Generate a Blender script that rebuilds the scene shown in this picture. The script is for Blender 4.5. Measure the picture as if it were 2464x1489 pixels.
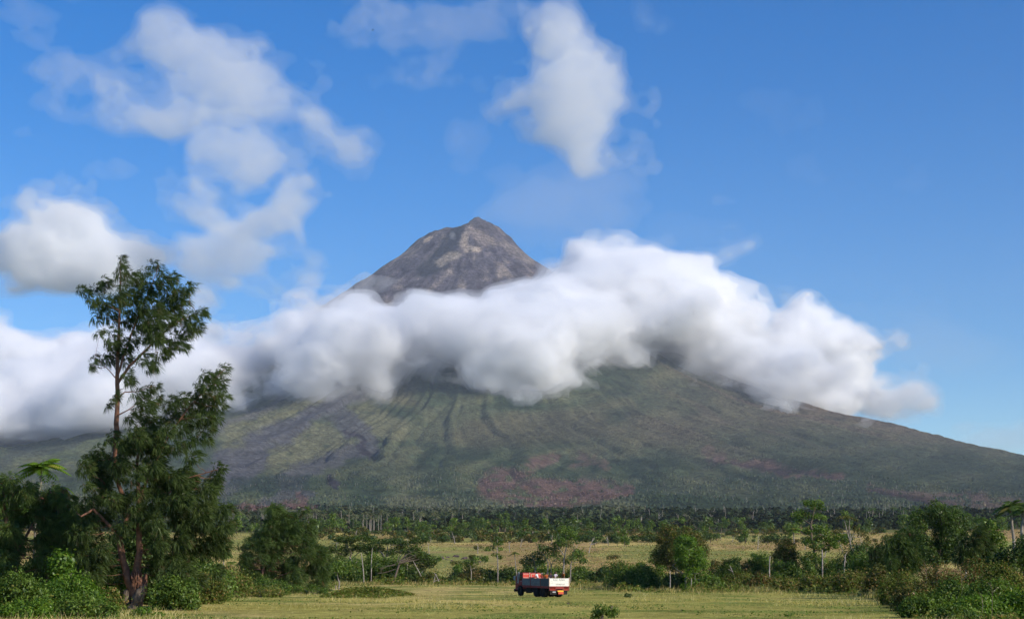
import bpy, bmesh, math, random
import numpy as np
from mathutils import Vector, Matrix, noise as mnoise

R = math.radians
sc = bpy.context.scene
COL = sc.collection
for _o in list(bpy.data.objects):
    bpy.data.objects.remove(_o)

# ------------------------------------------------------------------ camera
PW, PH, FPX = 2464.0, 1489.0, 3700.0      # working pixel frame used to read positions off the photograph
PITCH = R(10.0)
EYE = 1.7
cam_d = bpy.data.cameras.new('camera')
cam_d.sensor_width = 36.0
cam_d.lens = 36.0 * FPX / PW
cam_d.clip_start = 0.5
cam_d.clip_end = 60000
cam = bpy.data.objects.new('camera', cam_d)
COL.objects.link(cam)
cam.location = (0, 0, EYE)
cam.rotation_euler = (R(90) + PITCH, 0, 0)
sc.camera = cam

# ------------------------------------------------------------------ light
SUN_AZ = R(52)        # to the right of straight behind the camera
SUN_EL = R(29)
sun_dir = Vector((math.sin(SUN_AZ) * math.cos(SUN_EL), -math.cos(SUN_AZ) * math.cos(SUN_EL), math.sin(SUN_EL)))
sd = bpy.data.lights.new('sun', 'SUN')
sd.energy = 4.9
sd.angle = R(0.53)
sd.color = (1.0, 0.91, 0.77)
so = bpy.data.objects.new('sun', sd)
COL.objects.link(so)
so.rotation_euler = sun_dir.to_track_quat('Z', 'Y').to_euler()
so.location = (200, -300, 400)

sc.view_settings.view_transform = 'Standard'
sc.view_settings.look = 'None'
sc.view_settings.exposure = 0.0
sc.view_settings.gamma = 1.0
sc.view_settings.use_curve_mapping = False
sc.render.engine = 'CYCLES'
cy = sc.cycles
cy.max_bounces = 24
cy.diffuse_bounces = 3
cy.glossy_bounces = 2
cy.transmission_bounces = 3
cy.volume_bounces = 24
cy.transparent_max_bounces = 24
cy.use_adaptive_sampling = True
cy.adaptive_threshold = 0.03
cy.sample_clamp_indirect = 6.0
cy.caustics_reflective = False
cy.caustics_refractive = False
try:
    cy.use_denoising = True
    cy.denoiser = 'OPENIMAGEDENOISE'
except Exception:
    pass


def cam_dir(U, V):
    """unit-y direction of a photograph position (PW x PH frame); works on arrays"""
    a = (np.asarray(U, float) - PW / 2) / FPX
    b = (PH / 2 - np.asarray(V, float)) / FPX
    y = math.cos(PITCH) - b * math.sin(PITCH)
    z = math.sin(PITCH) + b * math.cos(PITCH)
    return a / y, z / y


def at(U, V, Y):
    """world point seen at a photograph position when it stands Y metres ahead"""
    dx, dz = cam_dir(U, V)
    return float(dx * Y), float(Y), float(EYE + dz * Y)


def project(x, y, z):
    z = z - EYE
    c, s = math.cos(PITCH), math.sin(PITCH)
    f = y * c + z * s
    u = -y * s + z * c
    f = np.maximum(f, 1e-3)
    return PW / 2 + FPX * x / f, PH / 2 - FPX * u / f


# ------------------------------------------------------------------ small node helpers
class NT:
    def __init__(self, tree):
        self.t = tree
        self.n = tree.nodes
        self.l = tree.links

    def new(self, typ, **kw):
        n = self.n.new(typ)
        for k, v in kw.items():
            if k == 'inp':
                for kk, vv in v.items():
                    if isinstance(vv, bpy.types.NodeSocket):
                        self.l.new(vv, n.inputs[kk])
                    else:
                        n.inputs[kk].default_value = vv
            else:
                setattr(n, k, v)
        return n

    def math(self, op, a, b=None, c=None, clamp=False):
        n = self.n.new('ShaderNodeMath')
        n.operation = op
        n.use_clamp = clamp
        for i, v in enumerate((a, b, c)):
            if v is None:
                continue
            if isinstance(v, bpy.types.NodeSocket):
                self.l.new(v, n.inputs[i])
            else:
                n.inputs[i].default_value = v
        return n.outputs[0]

    def mix(self, fac, a, b, blend='MIX'):
        n = self.n.new('ShaderNodeMix')
        n.data_type = 'RGBA'
        n.blend_type = blend
        for i, v in ((0, fac), (6, a), (7, b)):
            if isinstance(v, bpy.types.NodeSocket):
                self.l.new(v, n.inputs[i])
            else:
                n.inputs[i].default_value = v if i == 0 else (tuple(v) + (1,) if len(v) == 3 else v)
        return n.outputs[2]

    def noise(self, vec, scale, detail=3.0, rough=0.5, dist=0.0, out=0):
        n = self.new('ShaderNodeTexNoise')
        n.inputs['Scale'].default_value = scale
        n.inputs['Detail'].default_value = detail
        n.inputs['Roughness'].default_value = rough
        n.inputs['Distortion'].default_value = dist
        if vec is not None:
            self.l.new(vec, n.inputs['Vector'])
        return n.outputs[out]

    def ramp(self, fac, a, b, lo=0.0, hi=1.0, smooth=False):
        n = self.new('ShaderNodeMapRange')
        if smooth:
            n.interpolation_type = 'SMOOTHSTEP'
        n.inputs['From Min'].default_value = a
        n.inputs['From Max'].default_value = b
        n.inputs['To Min'].default_value = lo
        n.inputs['To Max'].default_value = hi
        self.l.new(fac, n.inputs['Value'])
        return n.outputs[0]


# ------------------------------------------------------------------ sky
world = bpy.data.worlds.new("World")
sc.world = world
world.use_nodes = True
W = NT(world.node_tree)
W.n.clear()
sky = W.new('ShaderNodeTexSky')
sky.sky_type = 'NISHITA'
sky.sun_disc = False
sky.sun_elevation = SUN_EL
# world azimuth of the sun measured from +Y clockwise
sky.sun_rotation = math.atan2(sun_dir.x, sun_dir.y)
sky.altitude = 300
sky.air_density = 1.0
sky.dust_density = 0.15
sky.ozone_density = 3.0
gen = W.new('ShaderNodeTexCoord').outputs['Generated']
sat = W.new('ShaderNodeHueSaturation')
sat.inputs['Hue'].default_value = 0.511
sat.inputs['Saturation'].default_value = 1.47
sat.inputs['Value'].default_value = 1.38
W.l.new(sky.outputs[0], sat.inputs['Color'])
SKY_STRENGTH = 0.11
bg = W.new('ShaderNodeBackground', inp={'Color': sat.outputs[0], 'Strength': SKY_STRENGTH})
wo = W.new('ShaderNodeOutputWorld')
W.l.new(bg.outputs[0], wo.inputs[0])
# ------------------------------------------------------------------ numpy noise
_rng0 = np.random.RandomState(7)
_TAB = _rng0.rand(256, 256)


def vnoise2(x, y, seed=0):
    x = np.asarray(x, float) + 57.3 * seed
    y = np.asarray(y, float) + 31.7 * seed
    xi = np.floor(x).astype(int)
    yi = np.floor(y).astype(int)
    fx = x - xi
    fy = y - yi
    fx = fx * fx * fx * (fx * (fx * 6 - 15) + 10)
    fy = fy * fy * fy * (fy * (fy * 6 - 15) + 10)
    a = _TAB[xi & 255, yi & 255]
    b = _TAB[(xi + 1) & 255, yi & 255]
    c = _TAB[xi & 255, (yi + 1) & 255]
    d = _TAB[(xi + 1) & 255, (yi + 1) & 255]
    return (a * (1 - fx) + b * fx) * (1 - fy) + (c * (1 - fx) + d * fx) * fy


def fbm2(x, y, octaves=4, seed=0, gain=0.5):
    s = 0
    a = 1.0
    t = 0
    for o in range(octaves):
        s = s + a * vnoise2(x * 2 ** o, y * 2 ** o, seed + o * 3)
        t += a
        a *= gain
    return s / t


def sstep(a, b, x):
    t = np.clip((np.asarray(x, float) - a) / (b - a), 0, 1)
    return t * t * (3 - 2 * t)


def up_matrix(n, cells, phase):
    """rows: n samples; interpolation weights (cubic B-spline) onto a coarse lattice"""
    p = phase + np.arange(n) * cells / n
    i = np.floor(p).astype(int)
    f = p - i
    w = [(1 - f) ** 3 / 6, (3 * f ** 3 - 6 * f ** 2 + 4) / 6, (-3 * f ** 3 + 3 * f ** 2 + 3 * f + 1) / 6, f ** 3 / 6]
    m = int(cells) + 6
    M = np.zeros((n, m), np.float32)
    for k in range(4):
        M[np.arange(n), np.clip(i + k, 0, m - 1)] += w[k]
    return M


def noise3(shape, cells, rs):
    ms = [up_matrix(shape[k], cells[k], rs.rand()) for k in range(3)]
    g = rs.rand(ms[0].shape[1], ms[1].shape[1], ms[2].shape[1]).astype(np.float32)
    g = (g - 0.5) * 2
    t = np.tensordot(ms[2], g, (1, 2))          # z, X, Y
    t = np.tensordot(ms[1], t, (1, 2))          # y, z, X
    t = np.tensordot(ms[0], t, (1, 2))          # x, y, z
    return t


def fbm3(shape, ext, scale, octaves, rs, gain=0.55, stretch=(1, 1, 1)):
    out = np.zeros(shape, np.float32)
    a = 1.0
    for o in range(octaves):
        c = [max(1, ext[k] / (scale * stretch[k]) * 2 ** o) for k in range(3)]
        out += a * noise3(shape, c, rs) * 1.9
        a *= gain
    return out


def surface_nets(D, iso, org, step):
    """closed surface of D > iso as verts, quads"""
    D = D.copy()
    D[0] = D[-1] = iso - 1
    D[:, 0] = D[:, -1] = iso - 1
    D[:, :, 0] = D[:, :, -1] = iso - 1
    S = D > iso
    nx, ny, nz = D.shape
    cs = (nx - 1, ny - 1, nz - 1)
    cnt = np.zeros(cs, np.int8)
    for dx in (0, 1):
        for dy in (0, 1):
            for dz in (0, 1):
                cnt += S[dx:nx - 1 + dx, dy:ny - 1 + dy, dz:nz - 1 + dz]
    act = (cnt > 0) & (cnt < 8)
    ids = np.argwhere(act)
    idx = np.full(cs, -1, np.int32)
    idx[act] = np.arange(len(ids))
    i, j, k = ids.T
    acc = np.zeros((len(ids), 3))
    n = np.zeros(len(ids))
    corners = [(a, b, c) for a in (0, 1) for b in (0, 1) for c in (0, 1)]
    for A in corners:
        for ax in range(3):
            if A[ax]:
                continue
            B = list(A)
            B[ax] = 1
            va = D[i + A[0], j + A[1], k + A[2]]
            vb = D[i + B[0], j + B[1], k + B[2]]
            m = (va > iso) != (vb > iso)
            t = np.where(m, (iso - va) / np.where(m, vb - va, 1), 0)
            p = np.zeros((len(ids), 3)) + np.array(A)
            p[:, ax] += t
            acc[m] += p[m]
            n += m
    verts = (ids + acc / n[:, None]) * step + np.array(org)
    quads = []
    for ax in range(3):
        sl0 = [slice(1, -1)] * 3
        sl0[ax] = slice(0, -1)
        sl1 = [slice(1, -1)] * 3
        sl1[ax] = slice(1, None)
        s0, s1 = S[tuple(sl0)], S[tuple(sl1)]
        off = np.array([1, 1, 1])
        off[ax] = 0
        for flip, mask in ((False, s0 & ~s1), (True, s1 & ~s0)):
            e = np.argwhere(mask) + off
            if len(e) == 0:
                continue
            o1, o2 = [q for q in range(3) if q != ax]
            u = np.zeros(3, int)
            u[o1] = 1
            w = np.zeros(3, int)
            w[o2] = 1
            q = [e - u - w, e - w, e, e - u]
            f = np.stack([idx[tuple(t.T)] for t in q], 1)
            if flip != (ax == 1):
                f = f[:, ::-1]
            quads.append(f)
    return verts, np.concatenate(quads) if quads else np.zeros((0, 4), int)


def big_pieces(v, f, share=0.02):
    """drop the stray specks of a surface: keep connected pieces holding at least a share of its faces"""
    if len(f) == 0:
        return v, f
    lab = np.arange(len(v))
    for _ in range(400):
        m = lab[f].min(1)
        new = lab.copy()
        for k in range(4):
            np.minimum.at(new, f[:, k], m)
        new = new[new]
        new = new[new]
        if (new == lab).all():
            break
        lab = new
    fl = lab[f[:, 0]]
    u, c = np.unique(fl, return_counts=True)
    f = f[np.isin(fl, u[c >= share * len(f)])]
    used = np.unique(f)
    mp = np.zeros(len(v), int)
    mp[used] = np.arange(len(used))
    return v[used], mp[f]


def mesh_np(name, verts, faces, mat=None, smooth=False, attrs=None, mat_idx=None):
    """mesh from arrays; faces is an (n, k) array, or a list of such arrays"""
    if not isinstance(faces, (list, tuple)):
        faces = [faces]
    faces = [np.asarray(f, np.int32) for f in faces if len(f)]
    me = bpy.data.meshes.new(name)
    verts = np.asarray(verts, np.float32)
    me.vertices.add(len(verts))
    me.vertices.foreach_set('co', verts.ravel())
    nl = sum(f.size for f in faces)
    nf = sum(len(f) for f in faces)
    me.loops.add(nl)
    me.loops.foreach_set('vertex_index', np.concatenate([f.ravel() for f in faces]))
    me.polygons.add(nf)
    tot = np.concatenate([np.full(len(f), f.shape[1], np.int32) for f in faces])
    st = np.concatenate([[0], np.cumsum(tot)[:-1]]).astype(np.int32)
    me.polygons.foreach_set('loop_start', st)
    if smooth:
        me.polygons.foreach_set('use_smooth', np.ones(nf, bool))
    me.update(calc_edges=True)
    if attrs:
        for k, v in attrs.items():
            v = np.asarray(v, np.float32)
            if v.ndim == 1:
                a = me.attributes.new(k, 'FLOAT', 'POINT')
                a.data.foreach_set('value', v)
            else:
                a = me.attributes.new(k, 'FLOAT_COLOR', 'POINT')
                if v.shape[1] == 3:
                    v = np.concatenate([v, np.ones((len(v), 1), np.float32)], 1)
                a.data.foreach_set('color', v.ravel())
    if mat:
        for mm in (mat if isinstance(mat, (list, tuple)) else [mat]):
            me.materials.append(mm)
    if mat_idx is not None:
        me.polygons.foreach_set('material_index', np.asarray(mat_idx, np.int32))
    return me


def link(name, me, parent=None, loc=None, rot=None, **props):
    o = bpy.data.objects.new(name, me)
    COL.objects.link(o)
    if parent is not None:
        o.parent = parent
    if loc is not None:
        o.location = loc
    if rot is not None:
        o.rotation_euler = rot
    for k, v in props.items():
        if v is not None:
            o[k] = v
    return o


def thing(name, label, category, loc=(0, 0, 0), rotz=0.0, group=None):
    return link(name, None, None, loc, (0, 0, rotz), label=label, category=category, group=group)


def copy_tree(o, parent=None):
    c = o.copy()
    COL.objects.link(c)
    if parent is not None:
        c.parent = parent
    for ch in list(o.children):
        copy_tree(ch, c)
    return c


def new_mat(name):
    m = bpy.data.materials.new(name)
    m.use_nodes = True
    n = NT(m.node_tree)
    n.n.clear()
    return m, n


def simple_mat(name, col, rough=0.6, spec=0.3, noise=0.0, nscale=8.0, metal=0.0, bump=0.0, col2=None):
    m, n = new_mat(name)
    tc = n.new('ShaderNodeTexCoord').outputs['Object']
    p = n.new('ShaderNodeBsdfPrincipled')
    p.inputs['Roughness'].default_value = rough
    p.inputs['Specular IOR Level'].default_value = spec
    p.inputs['Metallic'].default_value = metal
    nz = n.noise(tc, nscale, 5, 0.6)
    c2 = col2 if col2 else tuple(c * (1 - noise) for c in col)
    n.l.new(n.mix(n.ramp(nz, 0.35, 0.65), col, c2), p.inputs['Base Color'])
    if bump:
        b = n.new('ShaderNodeBump', inp={'Height': nz, 'Strength': bump})
        n.l.new(b.outputs[0], p.inputs['Normal'])
    o = n.new('ShaderNodeOutputMaterial')
    n.l.new(p.outputs[0], o.inputs[0])
    return m


def volume_mat(name, dens, col=(1, 1, 1), aniso=0.0):
    m, n = new_mat(name)
    p = n.new('ShaderNodeVolumePrincipled')
    p.inputs['Color'].default_value = (*col, 1)
    p.inputs['Density'].default_value = dens
    p.inputs['Anisotropy'].default_value = aniso
    o = n.new('ShaderNodeOutputMaterial')
    n.l.new(p.outputs[0], o.inputs['Volume'])
    return m
# ------------------------------------------------------------------ terrain
AXX, AXY = -300.0, 10000.0          # axis of the cone
R_K = np.array([0, 100, 190, 300, 420, 560, 900, 1300, 1800, 2400, 3000, 3700, 4500, 5500, 6800, 8000, 9000, 10500, 14000, 30000], float)
H_R = np.array([2290, 2290, 2290, 2215, 2110, 2005, 1775, 1535, 1255, 990, 800, 615, 440, 285, 155, 88, 50, 10, -20, -60], float)
H_L = np.array([2290, 2295, 2290, 2230, 2125, 2025, 1775, 1490, 1180, 885, 672, 515, 378, 255, 142, 85, 50, 10, -20, -60], float)
E_D = np.array([0, 170, 300, 400, 500, 600, 750, 900, 1100, 1400, 2000, 2600], float)
E_H = np.array([0, 0, 1.1, 4.2, 9, 13.5, 21, 28.5, 36, 48, 84, 130], float)


def smooth_interp(x, xk, yk):
    # monotone cubic (Fritsch-Carlson)
    h = np.diff(xk)
    d = np.diff(yk) / h
    m = np.zeros(len(xk))
    m[0], m[-1] = d[0], d[-1]
    for i in range(1, len(xk) - 1):
        m[i] = 0 if d[i - 1] * d[i] <= 0 else 2 * d[i - 1] * d[i] / (d[i - 1] + d[i])
    x = np.clip(x, xk[0], xk[-1])
    i = np.clip(np.searchsorted(xk, x, side='right') - 1, 0, len(xk) - 2)
    t = (x - xk[i]) / h[i]
    return ((2 * t ** 3 - 3 * t ** 2 + 1) * yk[i] + (t ** 3 - 2 * t ** 2 + t) * h[i] * m[i]
            + (-2 * t ** 3 + 3 * t ** 2) * yk[i + 1] + (t ** 3 - t ** 2) * h[i] * m[i + 1])


def cone(x, y):
    dx, dy = x - AXX, y - AXY
    r = np.hypot(dx, dy)
    th = np.arctan2(dx, -dy)            # 0 = towards the camera, + = right
    w = 0.5 + 0.5 * np.sin(th)
    h = smooth_interp(r, R_K, H_R) * w + smooth_interp(r, R_K, H_L) * (1 - w)
    return r, th, h


def height(x, y):
    x = np.asarray(x, float)
    y = np.asarray(y, float)
    r, th, hm = cone(x, y)
    d = np.hypot(x, y)
    he = smooth_interp(d, E_D, E_H)
    w = sstep(1400, 2600, d)
    # ravines running down the cone, with a little meander
    mea = 0.10 * (fbm2(r / 900, th * 3, 3, 5) - 0.5)
    g1 = np.abs(vnoise2((th + mea) * 9.0, r / 9000, 11) - 0.5) * 2
    g2 = np.abs(vnoise2((th + mea) * 26.0, r / 5000, 13) - 0.5) * 2
    g3 = np.abs(vnoise2((th + mea * .6) * 70.0, r / 2500, 17) - 0.5) * 2
    amp = sstep(250, 1800, r) * (1 - sstep(4200, 8200, r)) + 0.10 * sstep(100, 400, r)
    rough = fbm2(x / 260, y / 260, 5, 21) - 0.5
    hm = hm + amp * (26 * (g1 - 0.5) + 26 * (g2 - 0.5) + 22 * (g3 - 0.5)) * (0.35 + 1.0 * fbm2(x / 1100, y / 1100, 3, 19)) + (10 + 22 * sstep(8500, 5000, r)) * rough * sstep(9800, 8200, r)
    # summit: broken crater rim
    up = sstep(2300, 900, r)
    hm = hm + up * (24 * (np.abs(fbm2(th * 9, r / 420, 4, 23) - .5) - .08) + 14 * (fbm2(x / 95, y / 95, 4, 25) - .5))
    sm = sstep(520, 120, r)
    hm = hm + sm * (28 * (vnoise2(x / 60, y / 60, 31) - 0.5) + 16 * (vnoise2(x / 22, y / 22, 33) - 0.5))
    hm = hm - 70 * sstep(150, 60, np.hypot(x - AXX + 120, y - AXY + 40)) * sm
    hm = hm + 76 * np.exp(-((x - AXX - 52) / np.where(x > AXX + 52, 95, 46)) ** 2 - ((y - AXY + 60) / 150) ** 2)
    hm = hm + (fbm2(x / 900, y / 900, 4, 41) - 0.5) * 30 * sstep(9500, 7000, r) * sstep(0, 2500, r)
    near = (fbm2(x / 90, y / 90, 3, 51) - 0.5) * 2.4 * sstep(260, 500, d) + (fbm2(x / 18, y / 18, 3, 53) - 0.5) * (0.22 + 0.5 * sstep(260, 500, d))
    return (he + near) * (1 - w) + hm * w


def hz(x, y):
    return float(height(np.array([x]), np.array([y]))[0])


def px_ground(U, Y):
    """ground point Y metres ahead under photograph column U"""
    # the column's x depends slightly on height because the camera is pitched; iterate once
    z = 0.0
    x = 0.0
    for _ in range(3):
        f = Y * math.cos(PITCH) + (z - EYE) * math.sin(PITCH)
        x = (U - PW / 2) / FPX * f
        z = hz(x, Y)
    return x, Y, z
# ------------------------------------------------------------------ ground sheet and volcano
def az_list(fine, inner=21.0, outer=34.0):
    a = np.concatenate([np.arange(-180, -outer, 4.0), np.linspace(-outer, -inner, int((outer - inner) / 0.5), endpoint=False),
                        np.linspace(-inner, inner, int(2 * inner / fine) + 1),
                        np.linspace(inner, outer, int((outer - inner) / 0.5) + 1)[1:], np.arange(outer + 4, 180, 4.0)])
    return np.radians(a)


def polar_sheet(azs, ds):
    A, D = np.meshgrid(azs, ds)
    X = np.sin(A) * D
    Y = np.cos(A) * D
    Z = height(X, Y)
    n, m = A.shape
    v = np.stack([X, Y, Z], -1).reshape(-1, 3)
    i = np.arange(n - 1)[:, None] * m
    j = np.arange(m)[None, :]
    j2 = (j + 1) % m
    f = np.stack([i + j, i + j2, i + m + j2, i + m + j], -1).reshape(-1, 4)
    return v, f[:, ::-1] if False else f


def poly_dist(U, V, pts):
    """distance (px) to a polyline and the interpolated half width there; pts rows (u, v, w)"""
    best = np.full(U.shape, 1e9)
    wid = np.ones(U.shape)
    for a, b in zip(pts[:-1], pts[1:]):
        dx, dy = b[0] - a[0], b[1] - a[1]
        t = np.clip(((U - a[0]) * dx + (V - a[1]) * dy) / (dx * dx + dy * dy), 0, 1)
        d = np.hypot(U - a[0] - t * dx, V - a[1] - t * dy)
        w = a[2] + (b[2] - a[2]) * t
        m = d / w < best / wid
        best = np.where(m, d, best)
        wid = np.where(m, w, wid)
    return best / wid


def lerp(c, k, m):
    m = np.clip(m, 0, 1)[:, None]
    return c * (1 - m) + np.array(k)[None, :] * m


def volcano_colour(X, Y, Z):
    U, V = project(X, Y, Z)
    r = np.hypot(X - AXX, Y - AXY)
    th = np.arctan2(X - AXX, -(Y - AXY))
    # wobble so painted borders are ragged
    wu = (fbm2(U / 60, V / 34, 4, 61) - 0.5) * 56
    wv = (fbm2(U / 60, V / 34, 4, 71) - 0.5) * 34
    u, v = U + wu, V + wv
    n1 = fbm2(U / 90, V / 30, 5, 81)
    n2 = fbm2(U / 22, V / 9, 4, 91)
    n3 = fbm2(U / 260, V / 90, 4, 95)
    c = np.zeros((len(X), 3)) + np.array([0.062, 0.080, 0.042])
    c = lerp(c, (0.110, 0.115, 0.060), sstep(0.50, 0.68, n1) * 0.75)
    c = lerp(c, (0.026, 0.044, 0.024), sstep(0.50, 0.36, n1) * 0.8)
    c = lerp(c, (0.115, 0.10, 0.058), sstep(0.52, 0.75, n3) * sstep(1200, 1000, V) * 0.7)
    # right flank browner, ridges light
    rg = vnoise2((th + 0.1 * (fbm2(r / 900, th * 3, 3, 5) - 0.5)) * 26.0, r / 5000, 13)
    c = lerp(c, (0.128, 0.096, 0.066), sstep(1350, 1850, u) * sstep(1150, 980, v) * (0.45 + 0.55 * sstep(.4, .8, rg)))
    c = lerp(c, (0.036, 0.050, 0.030), sstep(1500, 1900, u) * sstep(1000, 1120, v) * 0.45)
    # left flank: pale green
    c = lerp(c, (0.115, 0.128, 0.060), sstep(420, 120, u) * sstep(1150, 1050, v) * 0.8)
    c = lerp(c, (0.050, 0.058, 0.048), sstep(1.2, 0.6, poly_dist(u, v, [(0, 1110, 14), (120, 1075, 12), (260, 1040, 9)])) * 0.7)
    # olive patches between the flows
    for pts in ([(580, 1060, 60), (700, 985, 45), (760, 950, 20)], [(660, 1120, 26), (720, 1080, 52), (775, 1060, 40), (830, 1075, 20)],
                [(880, 1010, 46), (960, 1030, 30)]):
        c = lerp(c, (0.150, 0.145, 0.078), sstep(1.3, 0.6, poly_dist(u, v, pts)) * 0.8 * sstep(.25, .5, n2 + .1))
    lava = (0.078, 0.076, 0.082)
    for pts, k in (([(900, 925, 16), (820, 965, 18), (740, 1005, 20), (640, 1065, 30), (560, 1125, 46), (520, 1170, 36)], .95),
                   ([(800, 985, 26), (850, 1030, 26), (885, 1075, 20), (820, 1095, 18), (740, 1130, 24), (690, 1160, 22)], .85),
                   ([(690, 945, 14), (610, 1000, 10), (500, 1040, 9)], .7), ([(640, 1205, 14), (700, 1190, 20), (760, 1195, 10)], .7)):
        c = lerp(c, lava, sstep(1.35, 0.6, poly_dist(u, v, pts) + (n2 - .5) * .9) * k)
    for pts in ([(840, 1040, 5), (858, 1062, 6), (865, 1085, 9), (872, 1100, 6)], [(795, 1150, 5), (800, 1165, 9), (815, 1178, 4)],
                [(905, 935, 6), (880, 945, 5), (860, 952, 3)]):
        c = lerp(c, (0.030, 0.024, 0.034), sstep(1.3, 0.8, poly_dist(u, v, pts)) * .9)
    c = lerp(c, (0.19, 0.15, 0.14), sstep(1.2, .7, poly_dist(u, v, [(830, 925, 16), (880, 950, 16)])) * sstep(.45, .7, n2) * .8)
    c = lerp(c, (0.022, 0.036, 0.028), sstep(1.1, .8, poly_dist(u, v, [(560, 1165, 16), (650, 1160, 22), (740, 1165, 16)])) * .7)
    # reddish scorched forest
    red = (0.142, 0.082, 0.070)
    for pts, k in (([(1175, 1180, 30), (1300, 1190, 34), (1420, 1185, 26), (1520, 1180, 14)], .85), ([(1190, 1165, 22), (1270, 1120, 26), (1320, 1105, 16)], .8),
                   ([(1380, 1105, 18), (1440, 1115, 16)], .6), ([(1270, 1215, 12), (1370, 1222, 10)], .6), ([(560, 1228, 12), (680, 1222, 14), (770, 1222, 8)], .95),
                   ([(720, 1190, 6), (745, 1212, 12)], .8), ([(1690, 1085, 8), (1740, 1100, 10)], .5),
                   ([(1700, 1108, 9), (1800, 1118, 13), (1900, 1135, 11), (2020, 1148, 7)], .75), ([(2100, 1180, 8), (2220, 1198, 14), (2330, 1205, 22), (2430, 1210, 22)], .6)):
        c = lerp(c, red, sstep(1.25, 0.7, poly_dist(u, v, pts)) * k * sstep(.28, .5, n2))
    for pts in ([(1760, 1118, 5), (1860, 1130, 6), (2000, 1146, 4)], [(2110, 1186, 5), (2200, 1205, 7), (2260, 1215, 4)]):
        c = lerp(c, (0.040, 0.026, 0.032), sstep(1.3, .7, poly_dist(u, v, pts)) * .75)
    # bare rock above the forest
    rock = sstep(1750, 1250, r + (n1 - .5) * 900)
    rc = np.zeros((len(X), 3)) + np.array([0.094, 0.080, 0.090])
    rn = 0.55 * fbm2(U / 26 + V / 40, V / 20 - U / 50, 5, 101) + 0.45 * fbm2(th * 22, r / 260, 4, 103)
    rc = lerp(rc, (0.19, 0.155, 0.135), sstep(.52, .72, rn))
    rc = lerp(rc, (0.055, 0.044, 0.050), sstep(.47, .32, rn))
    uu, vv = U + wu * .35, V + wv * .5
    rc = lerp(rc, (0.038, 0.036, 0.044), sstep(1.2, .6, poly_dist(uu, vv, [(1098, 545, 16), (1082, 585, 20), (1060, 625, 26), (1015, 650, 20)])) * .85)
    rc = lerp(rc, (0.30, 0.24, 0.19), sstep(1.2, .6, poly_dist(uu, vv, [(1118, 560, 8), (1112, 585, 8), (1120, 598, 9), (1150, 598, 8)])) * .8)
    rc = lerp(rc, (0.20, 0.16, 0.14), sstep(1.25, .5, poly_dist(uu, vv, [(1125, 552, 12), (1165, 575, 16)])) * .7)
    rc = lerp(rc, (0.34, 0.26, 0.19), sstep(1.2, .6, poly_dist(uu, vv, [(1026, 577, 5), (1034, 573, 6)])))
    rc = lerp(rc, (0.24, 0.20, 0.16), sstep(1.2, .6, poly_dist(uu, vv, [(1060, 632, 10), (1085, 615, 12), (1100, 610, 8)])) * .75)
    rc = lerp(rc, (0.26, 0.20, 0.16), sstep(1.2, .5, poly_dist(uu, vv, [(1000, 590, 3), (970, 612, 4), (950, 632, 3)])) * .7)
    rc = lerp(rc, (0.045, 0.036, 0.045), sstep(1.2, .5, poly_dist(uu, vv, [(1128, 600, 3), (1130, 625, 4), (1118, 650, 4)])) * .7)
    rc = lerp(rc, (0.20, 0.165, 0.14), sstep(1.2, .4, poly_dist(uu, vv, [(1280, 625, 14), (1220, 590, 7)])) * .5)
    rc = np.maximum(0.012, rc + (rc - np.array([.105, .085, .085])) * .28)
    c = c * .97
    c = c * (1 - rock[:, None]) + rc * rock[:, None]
    return c


def volcano_material():
    m, n = new_mat('volcano_slopes')
    geo = n.new('ShaderNodeNewGeometry')
    pos = geo.outputs['Position']
    col = n.new('ShaderNodeAttribute', attribute_name='tint').outputs['Color']
    n1 = n.noise(pos, 0.045, 6.0, 0.68)
    n2 = n.noise(pos, 0.011, 5.0, 0.6)
    k = n.math('MULTIPLY', n.ramp(n1, 0.32, 0.68, 0.28, 1.72), n.ramp(n2, 0.3, 0.7, 0.72, 1.28))
    c2 = n.new('ShaderNodeVectorMath', operation='SCALE', inp={0: col, 'Scale': k}).outputs[0]
    # pale dead trunks sprinkled through the forest
    vo = n.new('ShaderNodeTexVoronoi', inp={'Vector': pos, 'Scale': 0.07})
    spk = n.ramp(vo.outputs['Distance'], 0.12, 0.05)
    spm = n.ramp(n2, 0.5, 0.62)
    c3 = n.mix(n.math('MULTIPLY', n.math('MULTIPLY', spk, spm), 0.55), c2, (0.30, 0.28, 0.24))
    b = n.new('ShaderNodeBump', inp={'Height': n1, 'Strength': 1.0, 'Distance': 14.0})
    d = n.new('ShaderNodeBsdfDiffuse', inp={'Color': c3, 'Normal': b.outputs[0], 'Roughness': 0.6})
    o = n.new('ShaderNodeOutputMaterial')
    n.l.new(d.outputs[0], o.inputs[0])
    return m


FIELD_EDGE = [(-200, 190), (0, 150), (420, 128), (540, 150), (640, 205), (760, 225), (850, 300), (1050, 310), (1240, 300), (1420, 270), (1480, 235), (1700, 225), (1850, 228),
              (2000, 205), (2080, 170), (2120, 110), (2170, 75), (2300, 60), (2700, 60)]


def edge_dist(U):
    k = np.array(FIELD_EDGE, float)
    return np.interp(U, k[:, 0], k[:, 1])


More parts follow.
